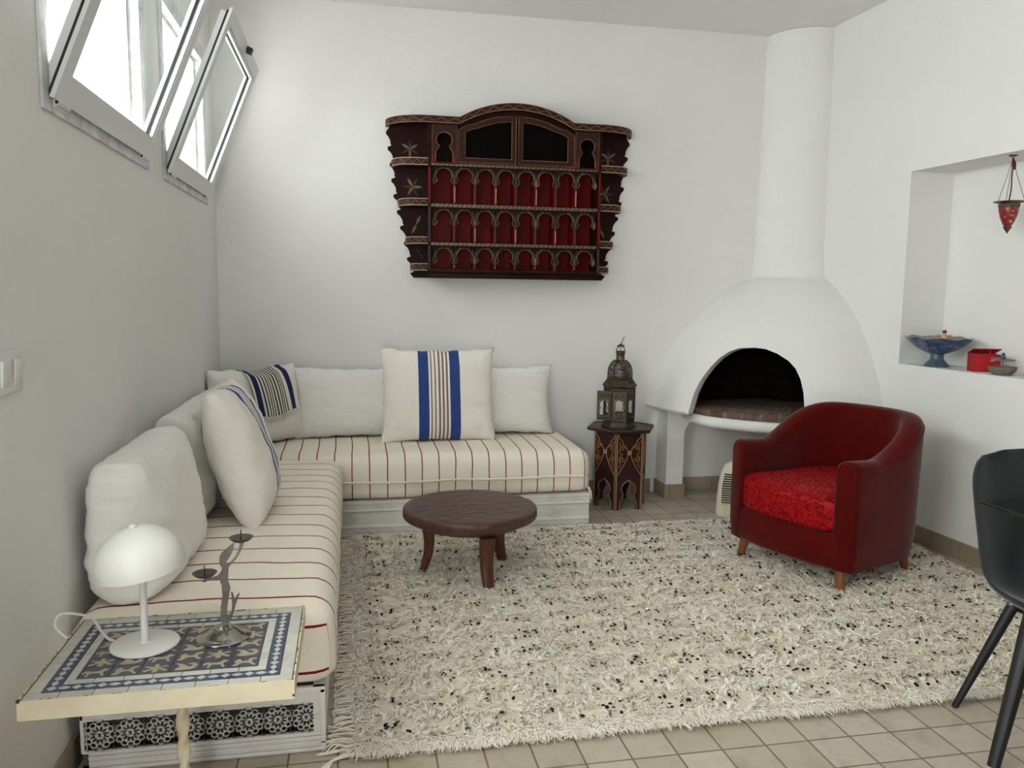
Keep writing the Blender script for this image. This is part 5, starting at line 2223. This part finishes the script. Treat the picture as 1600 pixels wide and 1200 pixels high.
m_.lathe([(0.0, 0.0), (0.066, 0.0), (0.068, 0.002), (0.0665, 0.004), (0.052, 0.0055), (0.045, 0.010), (0.032, 0.021), (0.026, 0.0235), (0.026, 0.026), (0.018, 0.030), (0.006, 0.032), (0.0, 0.032)], 48)
m_.build('base', M_steel, ch, ang=60)
for cx, zc in ((-0.0423, 0.160), (0.0487, 0.249)):
    m_ = MB()
    m_.lathe([(0.0, 0.0), (0.012, 0.001), (0.022, 0.005), (0.0295, 0.012), (0.0305, 0.0135), (0.029, 0.0138), (0.021, 0.007), (0.012, 0.003), (0.0, 0.002)], 32, (cx, 0, zc))
    d = m_.build('dish', M_steel_dark, ch, ang=60)
    m_ = MB()
    m_.lathe([(0.006, 0.002), (0.003, 0.006), (0.0017, 0.012), (0.0012, 0.030), (0.0002, 0.034)], 10, (cx, 0, zc))
    m_.build('spike', M_iron, d)

# ------------------------------------------------------------------ tub armchair
AC = thing('tub_armchair', 'dark red velvet tub armchair with damask seat cushion standing on the rug', 'armchair', (2.425, 3.69, RUGZ - 0.004), math.radians(-69))
ah, ab, fy = 0.325, 0.315, -0.335      # half width and depth of the centre line, front
wth = 0.105
ZB = 0.105


def tub_path(n):
    pts = []
    for i in range(9):
        pts.append((-ah, fy + (0.03 - fy) * i / 8))
    for i in range(1, 32):
        a = PI - PI * i / 32
        pts.append((ah * math.copysign(abs(math.cos(a)) ** 0.86, math.cos(a)), 0.03 + ab * abs(math.sin(a)) ** 0.86))
    for i in range(8, -1, -1):
        pts.append((ah, fy + (0.03 - fy) * i / 8))
    return pts


path = tub_path(0)
npth = len(path)
rings = []


def tub_ring(i, shift=0.0, shrink=0.0, drop=0.0):
    x, y = path[i]
    a, b = path[max(i - 1, 0)], path[min(i + 1, npth - 1)]
    t = Vector((b[0] - a[0], b[1] - a[1], 0)).normalized()
    nn = Vector((-t.y, t.x, 0))      # outward
    s = sstep(-0.16, 0.30, y)
    top = 0.62 + 0.012 * (1 - sstep(-0.33, -0.1, y)) + 0.185 * s
    top -= drop
    w = wth / 2 - shrink
    fl = 0.012 * s
    pts = []
    zb = ZB + drop * 0.6
    for q in range(7):
        z = zb + (top - 0.045 - zb) * q / 6
        o = w + fl * (z - 0.1) / 0.6 + (0 if q else -0.012)
        pts.append((o, z))
    for q in range(1, 9):
        an = PI * q / 9
        pts.append((fl * 0.9 + w * math.cos(an), top - 0.045 + 0.045 * math.sin(an) ** 0.8))
    for q in range(6, -1, -1):
        z = zb + (top - 0.045 - zb) * q / 6
        pts.append((-w + fl * 0.9 * max(0, (z - 0.35)) / 0.4, z))
    out = []
    for o, z in pts:
        sh_o = shift
        if i == 0:
            sh_o += 0.008 + 0.30 * (o + wth / 2)
        elif i == npth - 1:
            sh_o -= 0.008 + 0.30 * (o + wth / 2)
        out.append((x + nn.x * o + t.x * sh_o, y + nn.y * o + t.y * sh_o, z))
    return out


R0 = 0.03
for e in range(5):
    a = PI / 2 * (1 - e / 4)
    rings.append(tub_ring(0, -R0 * math.sin(a) + 0.0, R0 * (1 - math.cos(a)) * 0.8, R0 * (1 - math.cos(a)) * 0.8))
for i in range(4, npth - 4):
    rings.append(tub_ring(i))
for e in range(5):
    a = PI / 2 * e / 4
    rings.append(tub_ring(npth - 1, R0 * math.sin(a), R0 * (1 - math.cos(a)) * 0.8, R0 * (1 - math.cos(a)) * 0.8))
m_ = MB()
m_.loft(rings)
sh_ = m_.build('tub_back_and_arms', M_velvet, AC, ang=70)
# piped seam along the top edge
m_ = MB()
for q, r in ((6, 0.0035),):
    seam = [tuple(Vector(r_[q]) * 1.0) for r_ in rings[3:-3]]
    m_.tube(seam, r, 6)
for e in (0, -1):
    rg = rings[1 if e == 0 else -2]
    m_.tube([rg[k] for k in range(1, 20)], 0.003, 6)
m_.build('piping', M_velvet, sh_)
m_ = MB()
rg = []
hw_ = ah + 0.035
for zz, ins in ((ZB, 0.022), (ZB + 0.006, 0.010), (ZB + 0.022, 0.0), (0.255, 0.0), (0.270, 0.008), (0.276, 0.022)):
    ring = []
    for q in range(25):
        x = -hw_ + 2 * hw_ * q / 24
        ring.append((x * (1 - ins / hw_), fy - 0.045 + ins + 0.055 * (abs(x) / hw_) ** 2.6, zz))
    ring += [(hw_ - 0.06, fy + 0.12, zz), (-hw_ + 0.06, fy + 0.12, zz)]
    rg.append(ring)
m_.loft(rg)
m_.box((-ah + 0.02, fy + 0.05, ZB + 0.01), (ah - 0.02, 0.25, 0.27), 0, 0.01)
m_.build('seat_base', M_velvet, AC, ang=60)


def dshape(sc, n=64, hw=ah - wth / 2 - 0.004, y0=fy - 0.050, yb=0.03 + ab - wth / 2 - 0.002):
    pts = []
    for i in range(n):
        a = 2 * PI * i / n
        ca, sa = math.cos(a), math.sin(a)
        ym = -0.02
        e = 0.30 if sa < 0 else 0.62
        x = hw * math.copysign(abs(ca) ** (0.30 if sa < 0 else 0.55), ca)
        y = ym + (abs(y0 - ym) if sa < 0 else abs(yb - ym)) * math.copysign(abs(sa) ** e, sa)
        k_ = 1 - sstep(fy - 0.005, fy + 0.05, y)
        x *= 1 + 0.22 * k_
        y += 0.04 * k_ * (abs(x) / 0.32) ** 3
        pts.append((x * sc, ym + (y - ym) * sc))
    return pts


m_ = MB()
rg = []
for sc, z in ((0.02, 0.276), (0.90, 0.276), (0.965, 0.281), (0.995, 0.300), (1.0, 0.34), (1.0, 0.405), (0.992, 0.428), (0.965, 0.443), (0.90, 0.455), (0.78, 0.466), (0.6, 0.474), (0.4, 0.479), (0.2, 0.481), (0.02, 0.482)):
    ring = []
    for x, y in dshape(sc):
        zz = z + (0.006 * noise.noise((x * 5, y * 5, 2.0)) if z > 0.42 else 0)
        bulge = 0.010 * math.cos(x / 0.27 * PI / 2) if (y < -0.2 and 0.29 < z < 0.43) else 0
        ring.append((x, y - bulge, zz))
    rg.append(ring)
m_.loft(rg)
cu = m_.build('seat_cushion', M_brocade, AC, ang=70)
m_ = MB()
m_.tube([(x, y, 0.436) for x, y in dshape(0.985)], 0.004, 6, 0, True)
m_.build('cushion_piping', M_brocade, cu)
for lx, ly in ((-0.285, -0.285), (0.285, -0.285), (-0.25, 0.255), (0.25, 0.255)):
    m_ = MB()
    dx, dy = 0.02 * (1 if lx > 0 else -1), 0.02 * (1 if ly > 0 else -1)
    m_.loft([[(lx + dx * (1 - t) + r * math.cos(2 * PI * k / 20), ly + dy * (1 - t) + r * math.sin(2 * PI * k / 20), z) for k in range(20)] for t, r, z in ((0, 0.017, 0.0), (0.02, 0.0185, 0.003), (0.5, 0.024, 0.06), (1, 0.030, 0.125))])
    m_.build('leg', M_legwood, AC)

# ------------------------------------------------------------------ grey dining chair and glass table
DC = thing('dining_chair', 'charcoal felt shell dining chair with slim black legs at the glass table', 'dining chair', (2.275, 2.14, -0.0), math.radians(6))
prof = [(0.235, 0.875), (0.222, 0.80), (0.205, 0.70), (0.185, 0.61), (0.16, 0.505), (0.115, 0.437), (0.05, 0.402), (-0.04, 0.392), (-0.13, 0.394), (-0.20, 0.404), (-0.235, 0.404)]
prof = [(p[0], p[1]) for p in smooth_poly([(a, b, 0) for a, b in prof], 4, False)]
npf = len(prof)
m_ = MB()
vs, fs = [], []
nu = 25
for side in (0, 1):
    for j, (y, z) in enumerate(prof):
        s = j / (npf - 1)
        a, b = prof[max(j - 1, 0)], prof[min(j + 1, npf - 1)]
        t = Vector((0, b[0] - a[0], b[1] - a[1])).normalized()
        nn = Vector((0, -t.z, t.y))
        if nn.z < 0 and s > 0.5:
            nn = -nn
        nn = Vector((0, t.z, -t.y))
        if nn.y > 0.01 and s < 0.4:
            nn = -nn
        if nn.z < 0 and s > 0.5:
            nn = -nn
        hwid = 0.226 + 0.026 * math.sin(PI * min(1, s * 1.15))
        ce = 1.0
        if s < 0.16:
            ce = (1 - ((0.16 - s) / 0.16) ** 2.6) ** 0.5 * 0.62 + 0.38 if s < 0.16 else 1
        if s > 0.86:
            ce = (1 - ((s - 0.86) / 0.14) ** 2.6) ** 0.5 * 0.45 + 0.55
        for i in range(nu):
            u = -1 + 2 * i / (nu - 1)
            x = u * hwid * ce
            wrap = 0.055 * abs(u) ** 2.6 * (0.65 + 0.7 * math.sin(PI * min(1, max(0, s)) ** 0.8))
            edge_ = max(abs(u), abs(2 * s - 1)) ** 8
            off = (0.017 * (1 - 0.75 * edge_)) * (1 if side == 0 else -1)
            p = Vector((x, y, z)) + nn * (wrap + off)
            vs.append(p[:])
kk = nu * npf
for j in range(npf - 1):
    for i in range(nu - 1):
        a = j * nu + i
        fs.append((a, a + 1, a + 1 + nu, a + nu))
        fs.append((a + kk, a + nu + kk, a + 1 + nu + kk, a + 1 + kk))
for j in range(npf - 1):
    for i in (0, nu - 1):
        a = j * nu + i
        fs.append((a, a + nu, a + nu + kk, a + kk))
for i in range(nu - 1):
    for j in (0, npf - 1):
        a = j * nu + i
        fs.append((a, a + 1, a + 1 + kk, a + kk))
m_.add(vs, fs)
m_.build('shell_seat', M_greyfab, DC, ang=75)
m_ = MB()
m_.box((-0.10, -0.11, 0.358), (0.10, 0.10, 0.374), 0, 0.004)
m_.build('seat_frame', M_blackmetal, DC)
for lx, ly in ((-1, 1), (1, 1), (-1, -1), (1, -1)):
    m_ = MB()
    A = Vector((lx * 0.105, ly * 0.09, 0.372))
    B = Vector((lx * 0.24, ly * 0.16 + (0.0 if ly > 0 else -0.06), 0.006))
    m_.tube([A, A.lerp(B, 0.5), B], [0.0185, 0.0150, 0.0110], 14)
    m_.sphere(B, 0.0112, 10, 0, (1, 1, 0.5))
    m_.build('leg', M_blackmetal, DC)

GT = thing('glass_dining_table', 'glass topped dining table with tapered black legs at the right edge of the room', 'dining table', (1.972, 2.186, 0))
m_ = MB()
m_.box((0, -0.85, 0.741), (1.15, 0, 0.751), 0, 0.002)
m_.build('glass_top', M_tableglass, GT, smooth=False)
for a, b in (((0.11, -0.19), (-0.112, -0.258)), ((0.95, -0.15), (1.10, -0.10)), ((0.20, -0.72), (0.05, -0.86)), ((0.95, -0.72), (1.10, -0.86))):
    m_ = MB()
    A, B = Vector((a[0], a[1], 0.738)), Vector((b[0], b[1], 0.012))
    m_.tube([A, A.lerp(B, 0.5), B], [0.031, 0.026, 0.0175], 18)
    lg = m_.build('leg', M_blackmetal, GT)
    m_ = MB()
    m_.lathe([(0.0, 0.0), (0.012, 0.0), (0.014, 0.003), (0.014, 0.010), (0.0, 0.011)], 16, (B.x, B.y, 0.0015))
    m_.build('glide', M_whitepl, lg)
m_ = MB()
for a, b in (((0.20, -0.15), (0.95, -0.72)), ((0.95, -0.15), (0.20, -0.72))):
    m_.tube([(a[0], a[1], 0.73), (b[0], b[1], 0.73)], 0.010, 8)
m_.build('under_frame', M_blackmetal, GT)

# ------------------------------------------------------------------ fan heater behind the armchair
he = thing('fan_heater', 'small ivory fan heater on the floor under the fireplace behind the red armchair', 'heater', (2.385, 4.63, 0), math.radians(-30))
m_ = MB()
rings = []
for z, w, d in ((0.0, 0.118, 0.075), (0.012, 0.122, 0.078), (0.10, 0.120, 0.070), (0.20, 0.112, 0.058), (0.28, 0.098, 0.048), (0.325, 0.078, 0.040), (0.345, 0.045, 0.028), (0.35, 0.012, 0.010)):
    rings.append([(w * math.copysign(abs(math.cos(2 * PI * k / 28)) ** 0.55, math.cos(2 * PI * k / 28)), d * math.copysign(abs(math.sin(2 * PI * k / 28)) ** 0.7, math.sin(2 * PI * k / 28)), z) for k in range(28)])
m_.loft(rings)
m_.build('housing', M_heater, he)
m_ = MB()
m_.loft([[(-w, -d, z), (w, -d, z), (w, -d + 0.012, z), (-w, -d + 0.012, z)] for w, d, z in ((0.085, 0.0735, 0.085), (0.085, 0.064, 0.19), (0.072, 0.052, 0.275))], 0)
for i in range(13):
    z = 0.09 + i * 0.0145
    d = interp([(0.085, 0.076), (0.19, 0.0665), (0.28, 0.0545)], z)
    w = interp([(0.085, 0.085), (0.19, 0.085), (0.28, 0.072)], z)
    m_.box((-w, -d - 0.001, z - 0.0022), (w, -d + 0.004, z + 0.0022), 1)
m_.build('grille', [M_black, M_heater], he)

# ------------------------------------------------------------------ things in the wall niche
NZ = NZ0 + 0.0005
bo_ = thing('footed_bowl', 'wide blue glazed bowl on a flared foot in the wall niche', 'bowl', (3.252, 4.0, NZ))
m_ = MB()
rings = []
prof = [(0.03, 0.070), (0.06, 0.078), (0.105, 0.098), (0.145, 0.128), (0.172, 0.157), (0.180, 0.163), (0.176, 0.165), (0.140, 0.138), (0.10, 0.110), (0.055, 0.092), (0.0, 0.088)]
for i, (r, z) in enumerate(prof):
    rg_ = []
    for k in range(72):
        a = 2 * PI * k / 72
        w = max(0, (r - 0.10) / 0.08)
        rr = r * (1.05 + 0.02 * w * math.sin(a * 11) + 0.012 * w * math.sin(a * 5 + 1))
        rg_.append((max(rr, 0.0005) * math.cos(a) * 0.86, max(rr, 0.0005) * math.sin(a) * 1.0, z + 0.0045 * w * math.sin(a * 8 + 0.6)))
    rings.append(rg_)
m_.loft(rings[:6], 0, cap=False)
m_.loft(rings[5:], 1, cap=False)
m_.build('bowl', [M_glaze, M_glaze_in], bo_, ang=60)
m_ = MB()
m_.lathe([(0.0, 0.0), (0.066, 0.0), (0.068, 0.004), (0.060, 0.014), (0.046, 0.030), (0.036, 0.040), (0.034, 0.056), (0.036, 0.072), (0.032, 0.078), (0.0, 0.078)], 36)
m_.build('foot', M_footglaze, bo_, ang=60)
fg_ = thing('figurine', 'tiny gilded figurine with spread arms sitting in the blue bowl', 'figurine', (3.252, 4.0 - 0.045, NZ + 0.112), math.radians(-50))
m_ = MB()
me_ = bpy.data.meshes.new('body')
bm = bmesh.new()
jp = [((0, 0, 0.016), .013), ((0, 0, 0.036), .012), ((0, 0, 0.056), .0135), ((0, 0, 0.069), .006), ((0, 0, 0.083), .0105), ((-0.02, 0, 0.062), .007), ((-0.034, -0.004, 0.066), .006), ((-0.042, -0.006, 0.052), .005), ((0.02, 0, 0.062), .007), ((0.034, -0.004, 0.066), .006), ((0.044, -0.006, 0.056), .005), ((-0.009, -0.004, 0.004), .008), ((0.009, -0.004, 0.004), .008)]
vv = [bm.verts.new(p) for p, r in jp]
for a, b in ((0, 1), (1, 2), (2, 3), (3, 4), (2, 5), (5, 6), (6, 7), (2, 8), (8, 9), (9, 10), (0, 11), (0, 12)):
    bm.edges.new((vv[a], vv[b]))
bm.to_mesh(me_)
bm.free()
fb = bpy.data.objects.new('body', me_)
C.objects.link(fb)
fb.parent = fg_
sk = fb.modifiers.new('skin', 'SKIN')
for i, (p, r) in enumerate(jp):
    me_.skin_vertices[0].data[i].radius = (r, r)
me_.skin_vertices[0].data[0].use_root = True
fb.modifiers.new('sub', 'SUBSURF').levels = 2
fb.modifiers['sub'].render_levels = 2
dg = bpy.context.evaluated_depsgraph_get()
me3 = bpy.data.meshes.new_from_object(fb.evaluated_get(dg))
fb.modifiers.clear()
fb.data = me3
me3.materials.clear()
me3.materials.append(M_goldfig)
me3.shade_smooth()
m_ = MB()
m_.sphere((0, 0.002, 0.087), 0.0125, 12, 0, (1, 1, 0.85))
m_.build('hair', M_brownfig, fg_)

rb_ = thing('red_box', 'small bright red card box with open lid in the wall niche', 'box', (3.315, 3.725, NZ), math.radians(-24))
m_ = MB()
bw, bd, bh_ = 0.066, 0.048, 0.093
m_.plate(rect(-bw, -bd, bw, bd), [rect(-bw + 0.003, -bd + 0.003, bw - 0.003, bd - 0.003)], lambda a, b, t: (a, b, bh_ * t), 0)
m_.plate(rect(-bw, -bd, bw, bd), [], lambda a, b, t: (a, b, 0.003 * t), 0)
m_.box((-bw + 0.0035, -bd + 0.0035, 0.003), (bw - 0.0035, bd - 0.0035, 0.078), 1)
# faint white lettering on the front
for i in range(5):
    m_.box((0.018 + i * 0.007, -bd - 0.0006, 0.058 + i * 0.0012), (0.022 + i * 0.007, -bd, 0.063 + i * 0.0012 + (0.003 if i % 2 else 0)), 1)
m_.build('box', [M_redcard, M_paper], rb_, ang=30)
m_ = MB()
m_.M = Matrix.Translation((0, bd, bh_)) @ Matrix.Rotation(math.radians(-16), 4, 'X')
m_.box((-bw - 0.002, -2 * bd - 0.004, 0.0), (bw + 0.002, 0.0, 0.004), 0, 0.001)
m_.build('lid', M_redcard, rb_, ang=30)
m_ = MB()
m_.tube([(0.012, -bd - 0.001, bh_ + 0.02), (0.014, -bd - 0.002, bh_ - 0.01), (0.030, -bd - 0.002, bh_ - 0.025)], 0.0022, 6)
m_.build('tie', M_redcard, rb_)

ib = thing('lidded_bowl', 'small grey stoneware bowl with raised disc and teal knob in the wall niche', 'bowl', (3.268, 3.545, NZ))
m_ = MB()
m_.lathe([(0.0, 0.0), (0.035, 0.0), (0.045, 0.004), (0.060, 0.020), (0.066, 0.036), (0.066, 0.042), (0.062, 0.042), (0.055, 0.022), (0.03, 0.012), (0.0, 0.012)], 40)
m_.build('bowl', M_stone, ib, ang=60)
m_ = MB()
m_.lathe([(0.0, 0.0), (0.003, 0.0), (0.003, 0.072), (0.0, 0.072)], 10, (0, 0, 0.01))
m_.build('post', M_stone, ib)
m_ = MB()
m_.M = Matrix.Translation((0, 0, 0.075)) @ Matrix.Rotation(math.radians(5), 4, 'X')
m_.lathe([(0.0, 0.0), (0.055, 0.001), (0.057, 0.003), (0.055, 0.005), (0.0, 0.007)], 40)
m_.build('disc', M_stone, ib)
m_ = MB()
m_.lathe([(0.0, 0.0), (0.008, 0.001), (0.013, 0.010), (0.011, 0.016), (0.006, 0.019), (0.009, 0.024), (0.008, 0.030), (0.004, 0.033), (0.0, 0.034)], 18, (0, 0, 0.080))
m_.build('knob', M_tealglaze, ib, ang=60)

pf_ = thing('picture_frame', 'black framed black and white picture leaning in the wall niche at the right edge', 'picture frame', (3.36, 3.40, NZ))
pf_.matrix_world = Matrix.Translation((3.385, 3.365, NZ + 0.003)) @ Matrix.Rotation(math.radians(-92), 4, 'Z') @ Matrix.Rotation(math.radians(-9), 4, 'X')
m_ = MB()
fw, fh = 0.125, 0.335
m_.plate(rect(-fw, 0, fw, fh), [rect(-fw + 0.012, 0.012, fw - 0.012, fh - 0.012)], lambda a, b, t: (a, -0.009 + 0.018 * t, b), 0)
m_.plate(rect(-fw + 0.012, 0.012, fw - 0.012, fh - 0.012), [rect(-fw + 0.015, 0.015, fw - 0.015, fh - 0.015)], lambda a, b, t: (a, -0.007 + 0.01 * t, b), 1)
m_.build('frame', [M_blackmetal, M_palegold], pf_, ang=30)
m_ = MB()
m_.box((-fw + 0.014, -0.003, 0.014), (fw - 0.014, 0.006, fh - 0.014))
m_.build('picture', M_photo, pf_, smooth=False)

hl = thing('hanging_lantern', 'small red glass lantern hanging on cords from the top of the wall niche', 'lantern', (3.272, 3.592, 1.722))
m_ = MB()
prof = [(0.012, 0.028), (0.026, 0.052), (0.038, 0.082), (0.045, 0.112), (0.046, 0.130)]
m_.lathe(prof, 28, cap=False)
m_.sphere((0, 0, 0.06), 0.004, 6, 1)
for (a, z, s) in ((-1.9, 0.108, 1), (-2.05, 0.088, 1), (-1.75, 0.086, 1), (-2.0, 0.060, 1.3), (-1.8, 0.058, 1.3), (-2.5, 0.118, 0.9), (-1.3, 0.115, 0.9), (-1.2, 0.075, 1), (-2.7, 0.08, 1)):
    r = interp([(z_, r_) for r_, z_ in prof], z) + 0.0006
    m_.sphere((r * math.cos(a), r * math.sin(a), z), 0.0055 * s, 8, 1, (0.6, 0.6, 1.0))
m_.build('red_glass', [M_redglass, M_palegold], hl, ang=70)
m_ = MB()
m_.lathe([(0.0, 0.0), (0.004, 0.002), (0.005, 0.008), (0.010, 0.014), (0.019, 0.028), (0.021, 0.034), (0.014, 0.034)], 24)
m_.build('tip', M_brass, hl, ang=50)
m_ = MB()
m_.lathe([(0.0455, 0.126), (0.0475, 0.130), (0.0475, 0.146), (0.050, 0.150), (0.072, 0.156), (0.073, 0.159), (0.045, 0.158), (0.043, 0.128)], 32, cap=False)
for k in range(28):
    a = 2 * PI * k / 28
    m_.sphere((0.048 * math.cos(a), 0.048 * math.sin(a), 0.139), 0.003, 6)
m_.build('collar', M_brass, hl, ang=50)
top = Vector((0, 0, NZ1 - 1.722 - 0.012))
m_ = MB()
for k in range(3):
    a = math.radians(95 + 120 * k)
    m_.tube([(0.070 * math.cos(a), 0.070 * math.sin(a), 0.158), (0.025 * math.cos(a), 0.025 * math.sin(a), 0.29), top], 0.0014, 5)
m_.build('cords', M_cordred, hl)
m_ = MB()
m_.tube(smooth_poly([(0.0, 0.006, 0.15), (0.004, 0.0, 0.22), (0.0, -0.002, 0.28), (0.004, 0, 0.33), tuple(top)], 5, False), 0.0035, 6)
m_.build('flex', M_black, hl)
m_ = MB()
m_.tube([(top.x + 0.008 * math.cos(a), top.y, top.z + 0.004 + 0.008 * math.sin(a)) for a in [2 * PI * i / 12 for i in range(12)]], 0.0018, 5, 0, True)
m_.lathe([(0.0, 0.0), (0.020, 0.0), (0.020, 0.003), (0.0, 0.004)], 16, (0, 0, top.z + 0.0085))
for k in range(4):
    m_.tube(smooth_poly([tuple(top), (top.x + 0.006 * (k - 1.5), top.y - 0.01, top.z - 0.03), (top.x + 0.004 * (k - 1.5), top.y - 0.012, top.z - 0.06)], 3, False), 0.0028, 5)
m_.build('hook', M_cordred, hl)
